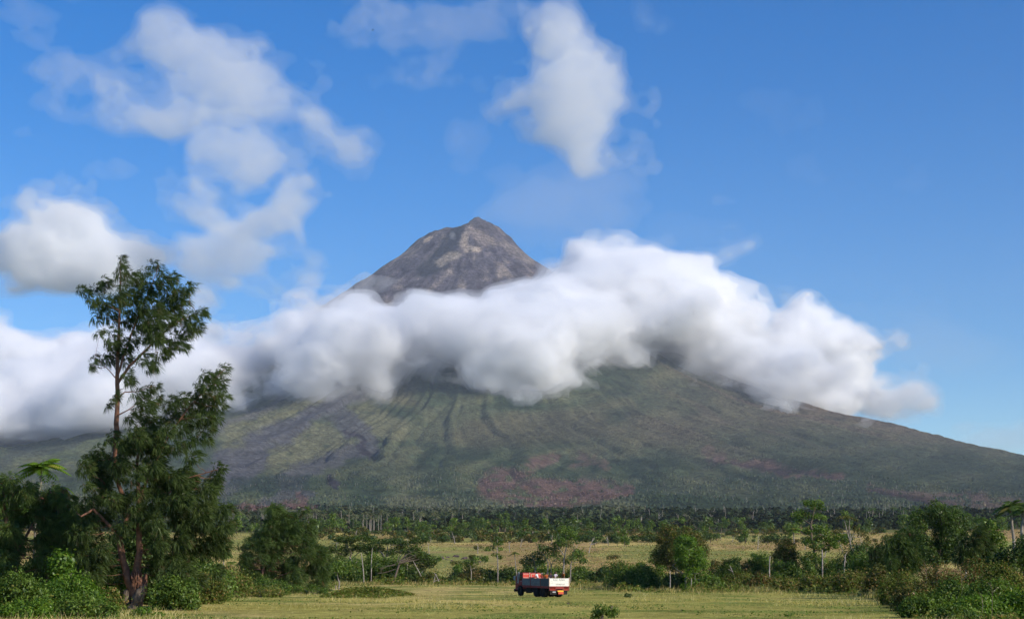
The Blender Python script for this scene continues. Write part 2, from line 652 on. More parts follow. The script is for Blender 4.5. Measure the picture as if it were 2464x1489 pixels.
def ground_colour(X, Y, Z):
    U, V = project(X, np.maximum(Y, 1.0), Z)
    d = np.hypot(X, Y)
    n1 = fbm2(X / 16, Y / 30, 5, 111)
    n2 = fbm2(X / 6, Y / 9, 4, 113)
    n3 = fbm2(X / 120, Y / 120, 4, 117)
    c = np.zeros((len(X), 3)) + np.array([0.345, 0.310, 0.082])
    c = lerp(c, (0.520, 0.400, 0.145), sstep(.42, .60, n1) * .9)
    c = lerp(c, (0.160, 0.205, 0.046), sstep(.52, .38, n2) * .8)
    e = edge_dist(U)
    out = sstep(-6, 10, d - e + (n2 - .5) * 26)
    c = lerp(c, (0.075, 0.080, 0.030), out * sstep(460, 330, d) * .8)
    mead = sstep(300, 380, d + (n1 - .5) * 60)
    n4 = fbm2(X / 45, Y / 90, 4, 119)
    mc = np.zeros((len(X), 3)) + np.array([0.600, 0.450, 0.150])
    mc = lerp(mc, (0.300, 0.310, 0.085), sstep(.46, .66, n3) * .9)
    mc = lerp(mc, (0.330, 0.225, 0.100), sstep(.5, .7, n2) * .7)
    mc = lerp(mc, (0.300, 0.240, 0.095), sstep(.54, .40, n1) * .6)
    mc = lerp(mc, (0.230, 0.250, 0.070), sstep(.50, .62, n4) * .8)
    mc = lerp(mc, (0.340, 0.200, 0.095), sstep(.46, .36, n4) * .6)
    c = c * (1 - mead[:, None]) + mc * mead[:, None]
    c = lerp(c, (0.050, 0.060, 0.026), sstep(880, 1150, d + (n3 - .5) * 260))
    return c


def ground_material():
    m, n = new_mat('grassland')
    pos = n.new('ShaderNodeNewGeometry').outputs['Position']
    col = n.new('ShaderNodeAttribute', attribute_name='tint').outputs['Color']
    n1 = n.noise(pos, 1.1, 6.0, 0.7)
    n2 = n.noise(pos, 0.16, 4.0, 0.6)
    k = n.math('MULTIPLY', n.ramp(n1, 0.3, 0.7, 0.45, 1.5), n.ramp(n2, 0.3, 0.7, 0.72, 1.28))
    c2 = n.new('ShaderNodeVectorMath', operation='SCALE', inp={0: col, 'Scale': k}).outputs[0]
    c3 = n.mix(n.ramp(n.noise(pos, 0.5, 3.0, 0.5), 0.62, 0.72), c2, (0.10, 0.072, 0.04))
    b = n.new('ShaderNodeBump', inp={'Height': n1, 'Strength': 0.8, 'Distance': 0.25})
    d = n.new('ShaderNodeBsdfDiffuse', inp={'Color': c3, 'Normal': b.outputs[0]})
    o = n.new('ShaderNodeOutputMaterial')
    n.l.new(d.outputs[0], o.inputs[0])
    return m


def build_land():
    ds = np.concatenate([[0.5], np.geomspace(10, 60, 12), np.geomspace(64, 400, 170), np.geomspace(404, 2000, 120)])
    v, f = polar_sheet(az_list(0.34), ds)
    link('ground', mesh_np('ground', v, f, ground_material(), True, {'tint': ground_colour(*v.T)}), kind='structure',
         label='flat grass clearing and yellow meadow rising towards the volcano')
    ds = np.concatenate([np.geomspace(2000, 6000, 100), np.arange(6030, 9000, 26.0), np.arange(9000, 10200, 11.0), np.geomspace(10300, 30000, 26)])
    v, f = polar_sheet(az_list(0.085), ds)
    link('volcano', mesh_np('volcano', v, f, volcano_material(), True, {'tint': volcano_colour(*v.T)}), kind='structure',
         label='steep grey volcano cone with forested lower slopes and old lava flows')


build_land()
# ------------------------------------------------------------------ cloud bank wrapped round the cone (soft volume in closed shells)
TOPC = np.array([(-700, 780), (-200, 770), (0, 790), (80, 790), (150, 825), (240, 832), (330, 800), (480, 745), (540, 782), (600, 762), (700, 735), (790, 695), (860, 682), (930, 682), (1000, 678),
                 (1080, 715), (1150, 738), (1200, 712), (1290, 685), (1350, 655), (1450, 650), (1520, 640), (1580, 650), (1640, 665), (1690, 690), (1700, 730), (1740, 780), (1790, 815),
                 (1850, 840), (1900, 810), (1960, 850), (2030, 880), (2120, 905), (2220, 895), (2262, 940), (2300, 975)], float)
BOTC = np.array([(-700, 1180), (0, 1150), (250, 1050), (400, 975), (560, 985), (700, 940), (850, 922), (930, 935), (1000, 890), (1100, 900), (1200, 925), (1400, 900), (1600, 885), (1700, 880),
                 (1800, 935), (1900, 975), (2000, 995), (2150, 1025), (2250, 1005), (2300, 970)], float)


def build_cloud():
    step = 20.5
    x0, x1, y0, y1, z0, z1 = -4700.0, 3150.0, 6500.0, 10900.0, 700.0, 2350.0
    nx, ny, nz = int((x1 - x0) / step), int((y1 - y0) / step), int((z1 - z0) / step)
    xs = x0 + np.arange(nx) * step
    ys = y0 + np.arange(ny) * step
    zs = z0 + np.arange(nz) * step
    rs = np.random.RandomState(12)
    X = xs[:, None, None]
    Y = ys[None, :, None]
    Z = zs[None, None, :]
    # where the sheet sits in depth: against the cone in the middle, at the axis distance beyond the ridges
    zz = np.linspace(z0, z1, 60)
    rk = np.linspace(0, 6000, 600)
    hh = 0.5 * (smooth_interp(rk, R_K, H_R) + smooth_interp(rk, R_K, H_L))
    rz = np.interp(zs, hh[::-1], rk[::-1])                     # radius of the cone at each height
    dx = (xs - AXX)[:, None]
    yc = AXY - rz[None, :] - 60 + dx ** 2 / 5200.0             # (x, z): against the cone in the middle, curving back on both sides
    yc = np.minimum(yc, 9750)
    # picture position of each (x, z) at that depth
    U, V = project(xs[:, None] + 0 * yc, yc, zs[None, :] + 0 * yc)
    top = np.interp(U, TOPC[:, 0], TOPC[:, 1])
    bot = np.interp(U, BOTC[:, 0], BOTC[:, 1])
    mid = 0.5 * (top + bot)
    hw = 0.5 * (bot - top)
    q = (V - mid) / np.maximum(hw, 8)
    px = 1 - np.abs(q)                                        # 0 at the outline
    side = sstep(2200, 2060, U)
    env_v = (px * hw) / 105.0 + 0.12                                  # grows inward, 1 at 46 px from the outline
    env_v = np.minimum(env_v, 1.6) * side - (1 - side) * 3.2
    hy = 420 + 420 * sstep(0, 1.0, env_v)
    tail = sstep(1800, 2080, U)
    env_v = np.minimum(env_v, 1.6 - 1.42 * tail)
    dy = np.abs(Y - yc[:, None, :]) / hy[:, None, :]
    base = np.minimum(env_v[:, None, :], 1.6 * (1.0 - dy)).astype(np.float32)
    shape = (nx, ny, nz)
    ext = (x1 - x0, y1 - y0, z1 - z0)
    nb = fbm3(shape, ext, 900, 2, rs, 0.7, (1.25, 1.2, 0.8))
    nb /= nb.std()
    bl = fbm3(shape, ext, 420, 1, rs, 0.6, (1.2, 1.0, 0.9))
    bl = np.abs(bl / bl.std())
    b2 = fbm3(shape, ext, 200, 1, rs, 0.6, (1.2, 1.0, 0.9))
    b2 = np.abs(b2 / b2.std())
    fine = fbm3(shape, ext, 420, 5, rs, 0.74, (1.3, 2.6, 0.8))
    fine /= fine.std()
    amp = (1 + 0.55 * tail)[:, None, :].astype(np.float32)
    D = base + amp * (0.10 * nb + 0.06 * (0.6 - bl) + 0.04 * (0.6 - b2) + 0.38 * fine) - 0.08
    root = None
    for nm, iso, dens in (('cloud_bank', -0.10, 0.0018), ('cloud_veil', 0.11, 0.0045), ('cloud_core', 0.38, 0.022)):
        v, f = big_pieces(*(surface_nets(D, iso, (x0, y0, z0), step) if nm == 'cloud_core' else surface_nets(D[::2, ::2, ::2], iso, (x0, y0, z0), step * 2)))
        print('shell', nm, len(f))
        o = link(nm, mesh_np(nm, v, f, volume_mat(nm, dens), True), root)
        if root is None:
            root = o
            o['label'] = 'thick white cloud bank wrapped round the middle of the volcano'
            o['category'] = 'cloud'
    return root


build_cloud()
# ------------------------------------------------------------------ clouds high in the sky beyond the volcano, each its own soft volume
def blob_cloud(label, blobs, Y, levels, seed, depth=230.0, step=24.0, namp=0.14, fine=0.34, scale=900.0, name='cloud', group='broken clouds in the blue sky', shear=0.0):
    m = Y / FPX
    C = []
    for (U, V, rx, ry, rot, amp) in blobs:
        x, _, z = at(U, V, Y)
        C.append((x, z, rx * m * 1.06, ry * m * 1.1, R(rot), amp))
    C = np.array(C)
    pad = 1.7 * max(C[:, 2].max(), C[:, 3].max()) + 150
    x0, x1 = (C[:, 0] - C[:, 2] * 1.8).min() - 300, (C[:, 0] + C[:, 2] * 1.8).max() + 300
    z0, z1 = (C[:, 1] - np.maximum(C[:, 2], C[:, 3]) * 1.5).min() - 300, (C[:, 1] + np.maximum(C[:, 2], C[:, 3]) * 1.5).max() + 300
    y0, y1 = Y - depth * 1.9, Y + depth * 1.9
    shape = tuple(int((b - a) / step) for a, b in ((x0, x1), (y0, y1), (z0, z1)))
    ext = (x1 - x0, y1 - y0, z1 - z0)
    xs = (x0 + np.arange(shape[0]) * step)[:, None]
    zs = (z0 + np.arange(shape[2]) * step)[None, :]
    ys = y0 + np.arange(shape[1]) * step
    acc = np.ones((shape[0], shape[2]))
    for (cx, cz, rx, rz, a, amp) in C:
        dx, dz = xs - cx, zs - cz
        u = dx * math.cos(a) + dz * math.sin(a)
        v = -dx * math.sin(a) + dz * math.cos(a)
        acc *= 1 - min(amp, .97) * np.exp(-1.1 * ((u / rx) ** 2 + (v / rz) ** 2))
    env = (1 - acc).astype(np.float32)
    dy = ((ys - Y) / depth)[None, :, None]
    rs = np.random.RandomState(seed)
    D = env[:, None, :] - 0.45 * dy ** 2
    n1 = fbm3(shape, ext, scale, 2, rs, 0.6, (1.3, 4.0, 0.9))
    n2 = fbm3(shape, ext, scale * 0.55, 5, rs, 0.74, (1.4, 5.0, 0.85))
    D = D + 0.55 * namp * n1 / n1.std() + fine * n2 / n2.std()
    for ax, nn in enumerate(shape):                      # fade out well before the edge of the grid
        t = np.arange(nn)
        e = np.minimum(t, nn - 1 - t) / (0.09 * nn + 2)
        sh = [1, 1, 1]
        sh[ax] = nn
        D = D - (1.2 * np.clip(1 - e, 0, 1) ** 1.5).reshape(sh)
    root = None
    for k, (iso, dens) in enumerate(levels):
        q = 1 if (k == len(levels) - 1 or step < 16) else 2
        v, f = big_pieces(*surface_nets(D[::q, ::q, ::q].astype(np.float32), iso, (x0, y0, z0), step * q), 0.03 if step > 10 else 0.12)
        if len(f) < 60:
            continue
        nm = (name, 'thin_veil', 'denser_veil', 'dense_core')[k]
        print('shell', nm, len(f))
        org = (float((x0 + x1) / 2), Y, float((z0 + z1) / 2))
        o = link(nm, mesh_np(nm, v - (np.array(org) if root is None else np.array(org)), f, volume_mat(nm, dens), True), root, org if root is None else None)
        if root is None:
            root = o
            o['label'] = label
            o['category'] = 'cloud'
            o['group'] = group
    return root


SOFT = ((0.24, 0.0004), (0.48, 0.0006), (0.72, 0.0010))


def build_sky_clouds():
    B = blob_cloud
    B('large ragged cloud slanting down across the upper left of the sky',
      [(370, 60, 75, 50, -30, .8), (430, 110, 110, 55, -40, .9), (520, 170, 120, 60, -30, .9), (610, 225, 110, 60, -25, .9), (700, 270, 100, 55, -35, .85), (780, 310, 80, 50, -30, .8), (860, 355, 85, 42, -15, .85), (690, 120, 60, 45, 40, .5),
       (250, 140, 120, 30, 12, .6), (140, 175, 90, 25, 5, .5), (240, 215, 60, 35, -10, .55), (320, 270, 110, 36, -15, .75), (400, 315, 70, 36, -10, .75), (480, 385, 60, 25, -10, .42), (770, 200, 40, 40, 60, .45), (560, 150, 140, 50, -30, .4), (300, 110, 100, 40, 0, .3)],
      14500, SOFT, 301)
    B('small torn cloud below the large upper-left cloud', [(590, 362, 40, 22, -20, .62), (610, 420, 55, 25, 25, .7), (640, 400, 25, 20, 0, .55)], 14500, SOFT, 302, 220, 22)
    B('hook-shaped cloud left of the volcano summit',
      [(700, 500, 45, 40, 30, .85), (722, 560, 16, 45, 8, .7), (640, 530, 60, 35, 25, .85), (570, 570, 70, 36, 30, .8), (500, 620, 50, 36, 35, .72), (600, 610, 55, 20, 12, .75), (470, 660, 30, 26, 20, .6), (495, 712, 25, 16, 0, .6)],
      14500, SOFT, 303, 300, 22)
    B('bright puffy cloud behind the top of the tall casuarina',
      [(150, 560, 90, 45, 0, .95), (90, 610, 70, 60, 0, .95), (200, 600, 90, 60, 0, 1), (270, 640, 60, 45, 0, .95), (120, 670, 80, 40, 0, .95), (240, 690, 60, 30, 0, .8), (330, 600, 50, 16, -10, .7), (200, 650, 90, 50, 0, 1)],
      15000, ((0.28, 0.0008), (0.50, 0.002), (0.70, 0.005)), 304, 320, 26)
    B('wispy cloud at the left edge above the puffy one', [(30, 465, 75, 22, -15, .8), (110, 490, 60, 25, -20, .75), (150, 520, 30, 18, -40, .6), (5, 380, 25, 22, 0, .5)], 14500, SOFT, 305, 260, 22)
    B('tall puffy cloud standing above and right of the summit',
      [(1310, 40, 70, 60, 0, .95), (1340, 100, 90, 70, 0, 1), (1395, 150, 95, 75, 0, 1), (1370, 215, 110, 75, 0, 1), (1345, 275, 85, 55, 0, .9), (1400, 300, 75, 60, -30, .9), (1410, 350, 60, 50, -40, .85), (1450, 190, 40, 60, 0, .7), (1400, 400, 25, 30, 0, .5)],
      14500, ((0.24, 0.0005), (0.46, 0.0007), (0.70, 0.0013)), 306, 250)
    B('thin streaky cloud at the top of the sky above the summit', [(980, 55, 80, 18, -12, .55), (1090, 55, 70, 22, -10, .62), (1155, 75, 45, 22, -20, .6), (1060, 90, 60, 16, 0, .45)], 14500, ((0.25, 0.00018), (0.45, 0.0003)), 307, 260, 24)
    B('faint cloud scrap at the top edge right of the tall puffy cloud', [(1525, 25, 45, 40, 0, .62), (1510, 60, 30, 20, 0, .5)], 14500, ((0.25, 0.00015), (0.45, 0.0002)), 308, 260, 24)
    B('low grey cloud bank at the right edge above the volcano slope', [(2420, 1055, 110, 30, 5, .8), (2330, 1020, 60, 24, 10, .6), (2500, 1040, 80, 40, 0, .8)], 15500, ((0.25, 0.00025), (0.45, 0.0003)), 309, 320, 28, namp=.1, fine=.14)
    B('thin torn wisp trailing off the top of the cloud bank right of the summit', [(1790, 595, 40, 16, 15, .8), (1730, 620, 50, 20, 20, .8), (1680, 650, 45, 26, 20, .8), (1720, 690, 36, 24, 0, .6)], 9700, ((0.24, 0.0006), (0.46, 0.0011), (0.72, 0.002)), 313, 130, 20, namp=.15, fine=.2, scale=420, group='broken clouds in the blue sky')
    B('ragged grey-white cloud scraps thinning out at the right end of the cloud bank', [(1990, 900, 60, 40, 0, .85), (2060, 935, 90, 45, -10, .9), (2140, 965, 80, 40, -10, .9), (2200, 940, 50, 34, 0, .85), (2240, 965, 40, 28, 0, .75), (2222, 882, 18, 20, 0, .7), (2120, 1000, 70, 24, -12, .7)], 9650, ((0.26, 0.0010), (0.48, 0.0022), (0.68, 0.005)), 315, 200, 18, namp=.12, fine=.18, scale=500, group=None)
    B('very thin veil of haze cloud low in the right half of the sky', [(1950, 740, 260, 60, -8, .8), (2200, 830, 220, 60, -10, .8), (1750, 560, 260, 50, 5, .6)], 15000, ((0.26, 0.00010), (0.5, 0.00012)), 314, 300, 40, namp=.12, fine=.14)
    # smoke drifting off the summit
    B('thin pale smoke drifting right from the volcano summit', [(1165, 520, 26, 14, 20, .75), (1210, 500, 45, 22, 20, .75), (1290, 480, 70, 40, 15, .7), (1390, 465, 100, 60, 15, .7), (1500, 450, 110, 70, 20, .62), (1480, 520, 110, 50, 0, .5)],
      10300, ((0.26, 0.00028), (0.55, 0.00022)), 310, 240, 24, namp=.15, fine=.2, name='smoke_plume', group=None)
    B('small puff of white steam on the left rim of the summit', [(1070, 545, 8, 3, 30, .9), (1082, 539, 9, 4, 20, .95), (1098, 535, 8, 4, 5, .9), (1108, 534, 5, 3, 0, .7)], 9940, ((0.30, 0.012), (0.55, 0.02)), 311, 30, 5, namp=.12, fine=.22, scale=70, name='steam_puff', group=None)
    B('wisps of steam running down the face of the summit', [(1095, 590, 12, 30, 15, .8), (1075, 640, 14, 30, 20, .8), (1120, 630, 10, 30, -10, .7), (1200, 640, 50, 8, -15, .6), (1000, 640, 30, 26, 20, .75)], 9680, ((0.42, 0.0035), (0.62, 0.005)), 312, 60, 13, namp=.15, fine=.15, scale=260, name='steam_wisp', group=None)


build_sky_clouds()
def build_haze():
    v = np.array([(x, y, z) for x in (-6500, 6500) for y in (-400, 13000) for z in (-120, 2520)], float)
    f = np.array([(0, 1, 3, 2), (4, 6, 7, 5), (0, 4, 5, 1), (2, 3, 7, 6), (0, 2, 6, 4), (1, 5, 7, 3)])
    link('haze', mesh_np('haze', v, f, volume_mat('haze', HAZE, (0.86, 0.92, 1.0), 0.2)), kind='stuff', label='thin blue haze over the plain and the slopes')


HAZE = 2.7e-5
build_haze()
# ------------------------------------------------------------------ plants
def leaf_mat(name, dark, light, third=None, trans=0.28, gloss=0.06, amount=0.12):
    m, n = new_mat(name)
    t = n.new('ShaderNodeAttribute', attribute_name='tone').outputs['Fac']
    col = n.mix(t, dark, light)
    if third is not None:
        h = n.new('ShaderNodeAttribute', attribute_name='hue').outputs['Fac']
        col = n.mix(n.ramp(h, 1 - amount, 1 - amount + 0.04), col, third)
    d = n.new('ShaderNodeBsdfDiffuse', inp={'Color': col})
    tl = n.new('ShaderNodeVectorMath', operation='MULTIPLY', inp={0: col, 1: (1.25, 1.35, 0.6)}).outputs[0]
    tr = n.new('ShaderNodeBsdfTranslucent', inp={'Color': tl})
    mx = n.new('ShaderNodeMixShader', inp={0: trans, 1: d.outputs[0], 2: tr.outputs[0]})
    g = n.new('ShaderNodeBsdfGlossy', inp={'Color': (0.8, 0.85, 0.8, 1), 'Roughness': 0.42})
    m2 = n.new('ShaderNodeMixShader', inp={0: gloss, 1: mx.outputs[0], 2: g.outputs[0]})
    o = n.new('ShaderNodeOutputMaterial')
    n.l.new(m2.outputs[0], o.inputs[0])
    return m


LM = {
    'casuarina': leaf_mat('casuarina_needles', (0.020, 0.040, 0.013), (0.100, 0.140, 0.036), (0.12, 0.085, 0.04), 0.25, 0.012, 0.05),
    'casuarina_light': leaf_mat('casuarina_needles_pale', (0.034, 0.066, 0.018), (0.125, 0.180, 0.046), (0.14, 0.11, 0.045), 0.28, 0.012, 0.05),  # lighter green variant of the casuarina needles
    'bright': leaf_mat('bright_green_leaves', (0.052, 0.115, 0.014), (0.190, 0.310, 0.034), (0.32, 0.32, 0.05), 0.4, 0.02, 0.05),
    'mid': leaf_mat('mid_green_leaves', (0.046, 0.092, 0.015), (0.172, 0.255, 0.040), (0.25, 0.23, 0.05), 0.35, 0.02, 0.06),
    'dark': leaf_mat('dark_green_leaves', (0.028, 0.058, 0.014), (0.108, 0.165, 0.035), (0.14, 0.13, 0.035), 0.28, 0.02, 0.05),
    'olive': leaf_mat('olive_brown_leaves', (0.056, 0.068, 0.015), (0.165, 0.170, 0.040), (0.24, 0.15, 0.055), 0.28, 0.015, 0.15),
    'weed': leaf_mat('mixed_weeds', (0.064, 0.092, 0.018), (0.200, 0.235, 0.046), (0.30, 0.20, 0.07), 0.32, 0.01, 0.18),
    'rust': leaf_mat('withered_brown_weeds', (0.095, 0.070, 0.022), (0.245, 0.150, 0.050), (0.11, 0.16, 0.035), 0.25, 0.01, 0.42),
    'straw': leaf_mat('dry_straw', (0.200, 0.165, 0.050), (0.480, 0.380, 0.150), (0.16, 0.19, 0.045), 0.28, 0.01, 0.22),
    'lawn': leaf_mat('lawn_grass', (0.230, 0.220, 0.055), (0.600, 0.480, 0.160), (0.62, 0.52, 0.24), 0.3, 0.008, 0.14),
    'palm': leaf_mat('palm_fronds', (0.050, 0.072, 0.026), (0.210, 0.220, 0.100), (0.26, 0.21, 0.11), 0.25, 0.04, 0.15),
}
BARK_PALE = simple_mat('pale_bark', (0.35, 0.305, 0.245), 0.85, 0.15, 0.55, 3.0, bump=0.4)
BARK_RED = simple_mat('reddish_bark', (0.30, 0.150, 0.095), 0.9, 0.1, 0.6, 2.5, bump=0.6, col2=(0.130, 0.068, 0.045))
BARK_GREY = simple_mat('grey_brown_bark', (0.20, 0.155, 0.115), 0.9, 0.1, 0.5, 3.0, bump=0.5)
BARK_DEAD = simple_mat('bleached_dead_wood', (0.46, 0.40, 0.33), 0.9, 0.1, 0.6, 2.5, bump=.5)


class Geo:
    """collects pieces of one mesh"""
    def __init__(self):
        self.v, self.f, self.tone, self.hue, self.nv = [], [], [], [], 0

    def add(self, v, f, tone=0.5, hue=0.0):
        v = np.asarray(v, float).reshape(-1, 3)
        self.v.append(v)
        self.f.append(np.asarray(f) + self.nv)
        self.nv += len(v)
        self.tone.append(np.broadcast_to(tone, (len(v),)).astype(float))
        self.hue.append(np.broadcast_to(hue, (len(v),)).astype(float))

    def groups(self):
        d = {}
        for f in self.f:
            d.setdefault(f.shape[1], []).append(f)
        return [np.concatenate(x) for x in d.values()]

    def mesh(self, name, mat, smooth=False, org=(0, 0, 0)):
        return mesh_np(name, np.concatenate(self.v) - np.array(org), self.groups(), mat, smooth,
                       {'tone': np.concatenate(self.tone), 'hue': np.concatenate(self.hue)})


def tube(g, pts, rad, sides=7, tone=0.5, cap=True):
    pts = np.asarray(pts, float)
    rad = np.broadcast_to(rad, (len(pts),)).astype(float)
    t = np.gradient(pts, axis=0)
    t /= np.linalg.norm(t, axis=1)[:, None] + 1e-9
    ref = np.where(np.abs(t[:, 2:3]) > 0.9, np.array([[1.0, 0, 0]]), np.array([[0, 0, 1.0]]))
    a = np.cross(t, ref)
    a /= np.linalg.norm(a, axis=1)[:, None] + 1e-9
    b = np.cross(t, a)
    ang = np.arange(sides) * 2 * math.pi / sides
    ring = (a[:, None, :] * np.cos(ang)[None, :, None] + b[:, None, :] * np.sin(ang)[None, :, None]) * rad[:, None, None] + pts[:, None, :]
    n = len(pts)
    i = np.arange(n - 1)[:, None] * sides
    j = np.arange(sides)[None, :]
    k = (j + 1) % sides
    f = np.stack([i + j, i + sides + j, i + sides + k, i + k], -1).reshape(-1, 4)
    v = ring.reshape(-1, 3)
    g.add(v, f, tone)
    if cap:
        c = np.concatenate([ring[-1], pts[-1:] + t[-1:] * rad[-1]])
        g.add(c, np.stack([np.arange(sides), (np.arange(sides) + 1) % sides, np.full(sides, sides)], 1), tone)


def curve_pts(a, b, bend, n=5, rs=None):
    a, b = np.array(a, float), np.array(b, float)
    t = np.linspace(0, 1, n)[:, None]
    p = a * (1 - t) + b * t + np.array(bend)[None, :] * (4 * t * (1 - t))
    if rs is not None and n > 2:
        p[1:-1] += rs.randn(n - 2, 3) * 0.03 * np.linalg.norm(b - a)
    return p


def rand_dirs(n, rs):
    d = rs.randn(n, 3)
    return d / np.linalg.norm(d, axis=1)[:, None]


def in_blob(n, c, rad, rs, shell=0.35):
    d = rand_dirs(n, rs)
    r = shell + (1 - shell) * rs.rand(n) ** 0.5
    # uneven surface: big lobes of noise on the radius
    k = 0.75 + 0.5 * vnoise2(d[:, 0] * 2.2 + c[0], d[:, 2] * 2.2 + d[:, 1] * 1.3 + c[2], 3)
    return c + d * (r * k)[:, None] * np.asarray(rad), d


def add_leaves(g, pos, nrm, size, rs, aspect=0.5, droop=0.25, tone=None, hue=None, tri=False):
    """one folded leaf (kite of two triangles) at each position"""
    n = len(pos)
    if n == 0:
        return
    ax = rand_dirs(n, rs)
    nr = nrm * 0.7 + rand_dirs(n, rs) * 0.7 + np.array([0, 0, 0.55])
    nr /= np.linalg.norm(nr, axis=1)[:, None]
    ax = np.cross(nr, ax)
    ax /= np.linalg.norm(ax, axis=1)[:, None] + 1e-9
    ax[:, 2] -= droop
    sd = np.cross(nr, ax)
    sd /= np.linalg.norm(sd, axis=1)[:, None] + 1e-9
    s = (size * (0.6 + 0.8 * rs.rand(n)))[:, None]
    base = pos - ax * s * 0.5
    tip = pos + ax * s * 0.5 - np.array([0, 0, 1.0]) * s * droop * 0.5
    l = pos + sd * s * aspect * 0.5 + nr * s * 0.10
    r = pos - sd * s * aspect * 0.5 + nr * s * 0.10
    if tri:
        v = np.stack([base, l * 1.5 - pos * .5, tip * .8 + r * .2], 1).reshape(-1, 3)
        f = np.arange(n * 3).reshape(n, 3)
        g.add(v, f, np.repeat(rs.rand(n) if tone is None else tone, 3), np.repeat(rs.rand(n), 3))
        return
    v = np.stack([base, l, tip, r], 1).reshape(-1, 3)
    f = np.arange(n * 4).reshape(n, 4)
    if tone is None:
        tone = rs.rand(n)
    if hue is None:
        hue = rs.rand(n)
    g.add(v, f, np.repeat(tone, 4), np.repeat(hue, 4))


def add_needles(g, pos, axis, length, width, rs, per=6, spread=0.35, tone=None):
    n = len(pos)
    if n == 0:
        return
    P = np.repeat(pos, per, 0)
    A = np.repeat(axis, per, 0) + rs.randn(n * per, 3) * spread
    A /= np.linalg.norm(A, axis=1)[:, None]
    L = np.repeat(length * (0.6 + 0.8 * rs.rand(n)), per) * (0.6 + 0.6 * rs.rand(n * per))
    sd = np.cross(A, rand_dirs(n * per, rs))
    sd /= np.linalg.norm(sd, axis=1)[:, None] + 1e-9
    P = P + rs.randn(n * per, 3) * (length * 0.10)
    mid = P + A * (L * 0.5)[:, None] - np.array([0, 0, 0.06]) * L[:, None]
    tip = P + A * L[:, None] - np.array([0, 0, 0.34]) * L[:, None]
    w = (width * (0.7 + 0.6 * rs.rand(n * per)))[:, None]
    v = np.stack([P * .6 + mid * .4 - sd * w * 0.6, mid * .7 + P * .3 + sd * w * 0.6, tip], 1).reshape(-1, 3)
    f = np.arange(n * per * 3).reshape(-1, 3)
    if tone is None:
        tone = rs.rand(n)
    g.add(v, f, np.repeat(tone, per * 3), np.repeat(np.repeat(rs.rand(n), per), 3))


def W3(U, V, Y):
    return np.array(at(U, V, Y))


def nearest_on(stems, p):
    best, bd = None, 1e9
    for st in stems:
        for q in st:
            if q[2] > p[2] + 0.3:
                continue
            d = np.linalg.norm(q - p) + 0.6 * max(0, q[2] - p[2])
            if d < bd:
                bd, best = d, q
    return best if best is not None else stems[0][0]


def fill_poly(poly, n, r, rs, jitter=0.3):
    """n blobs inside a photograph polygon"""
    poly = np.array(poly, float)
    lo, hi = poly.min(0), poly.max(0)
    out = []
    x2, y2 = np.roll(poly[:, 0], -1), np.roll(poly[:, 1], -1)
    while len(out) < n:
        u, v = lo + rs.rand(2) * (hi - lo)
        c = ((poly[:, 1] > v) != (y2 > v)) & (u < (x2 - poly[:, 0]) * (v - poly[:, 1]) / (y2 - poly[:, 1] + 1e-9) + poly[:, 0])
        if c.sum() % 2:
            k = r * (1 + jitter * (rs.rand() * 2 - 1))
            out.append((u, v, k, k * 0.8))
    return out


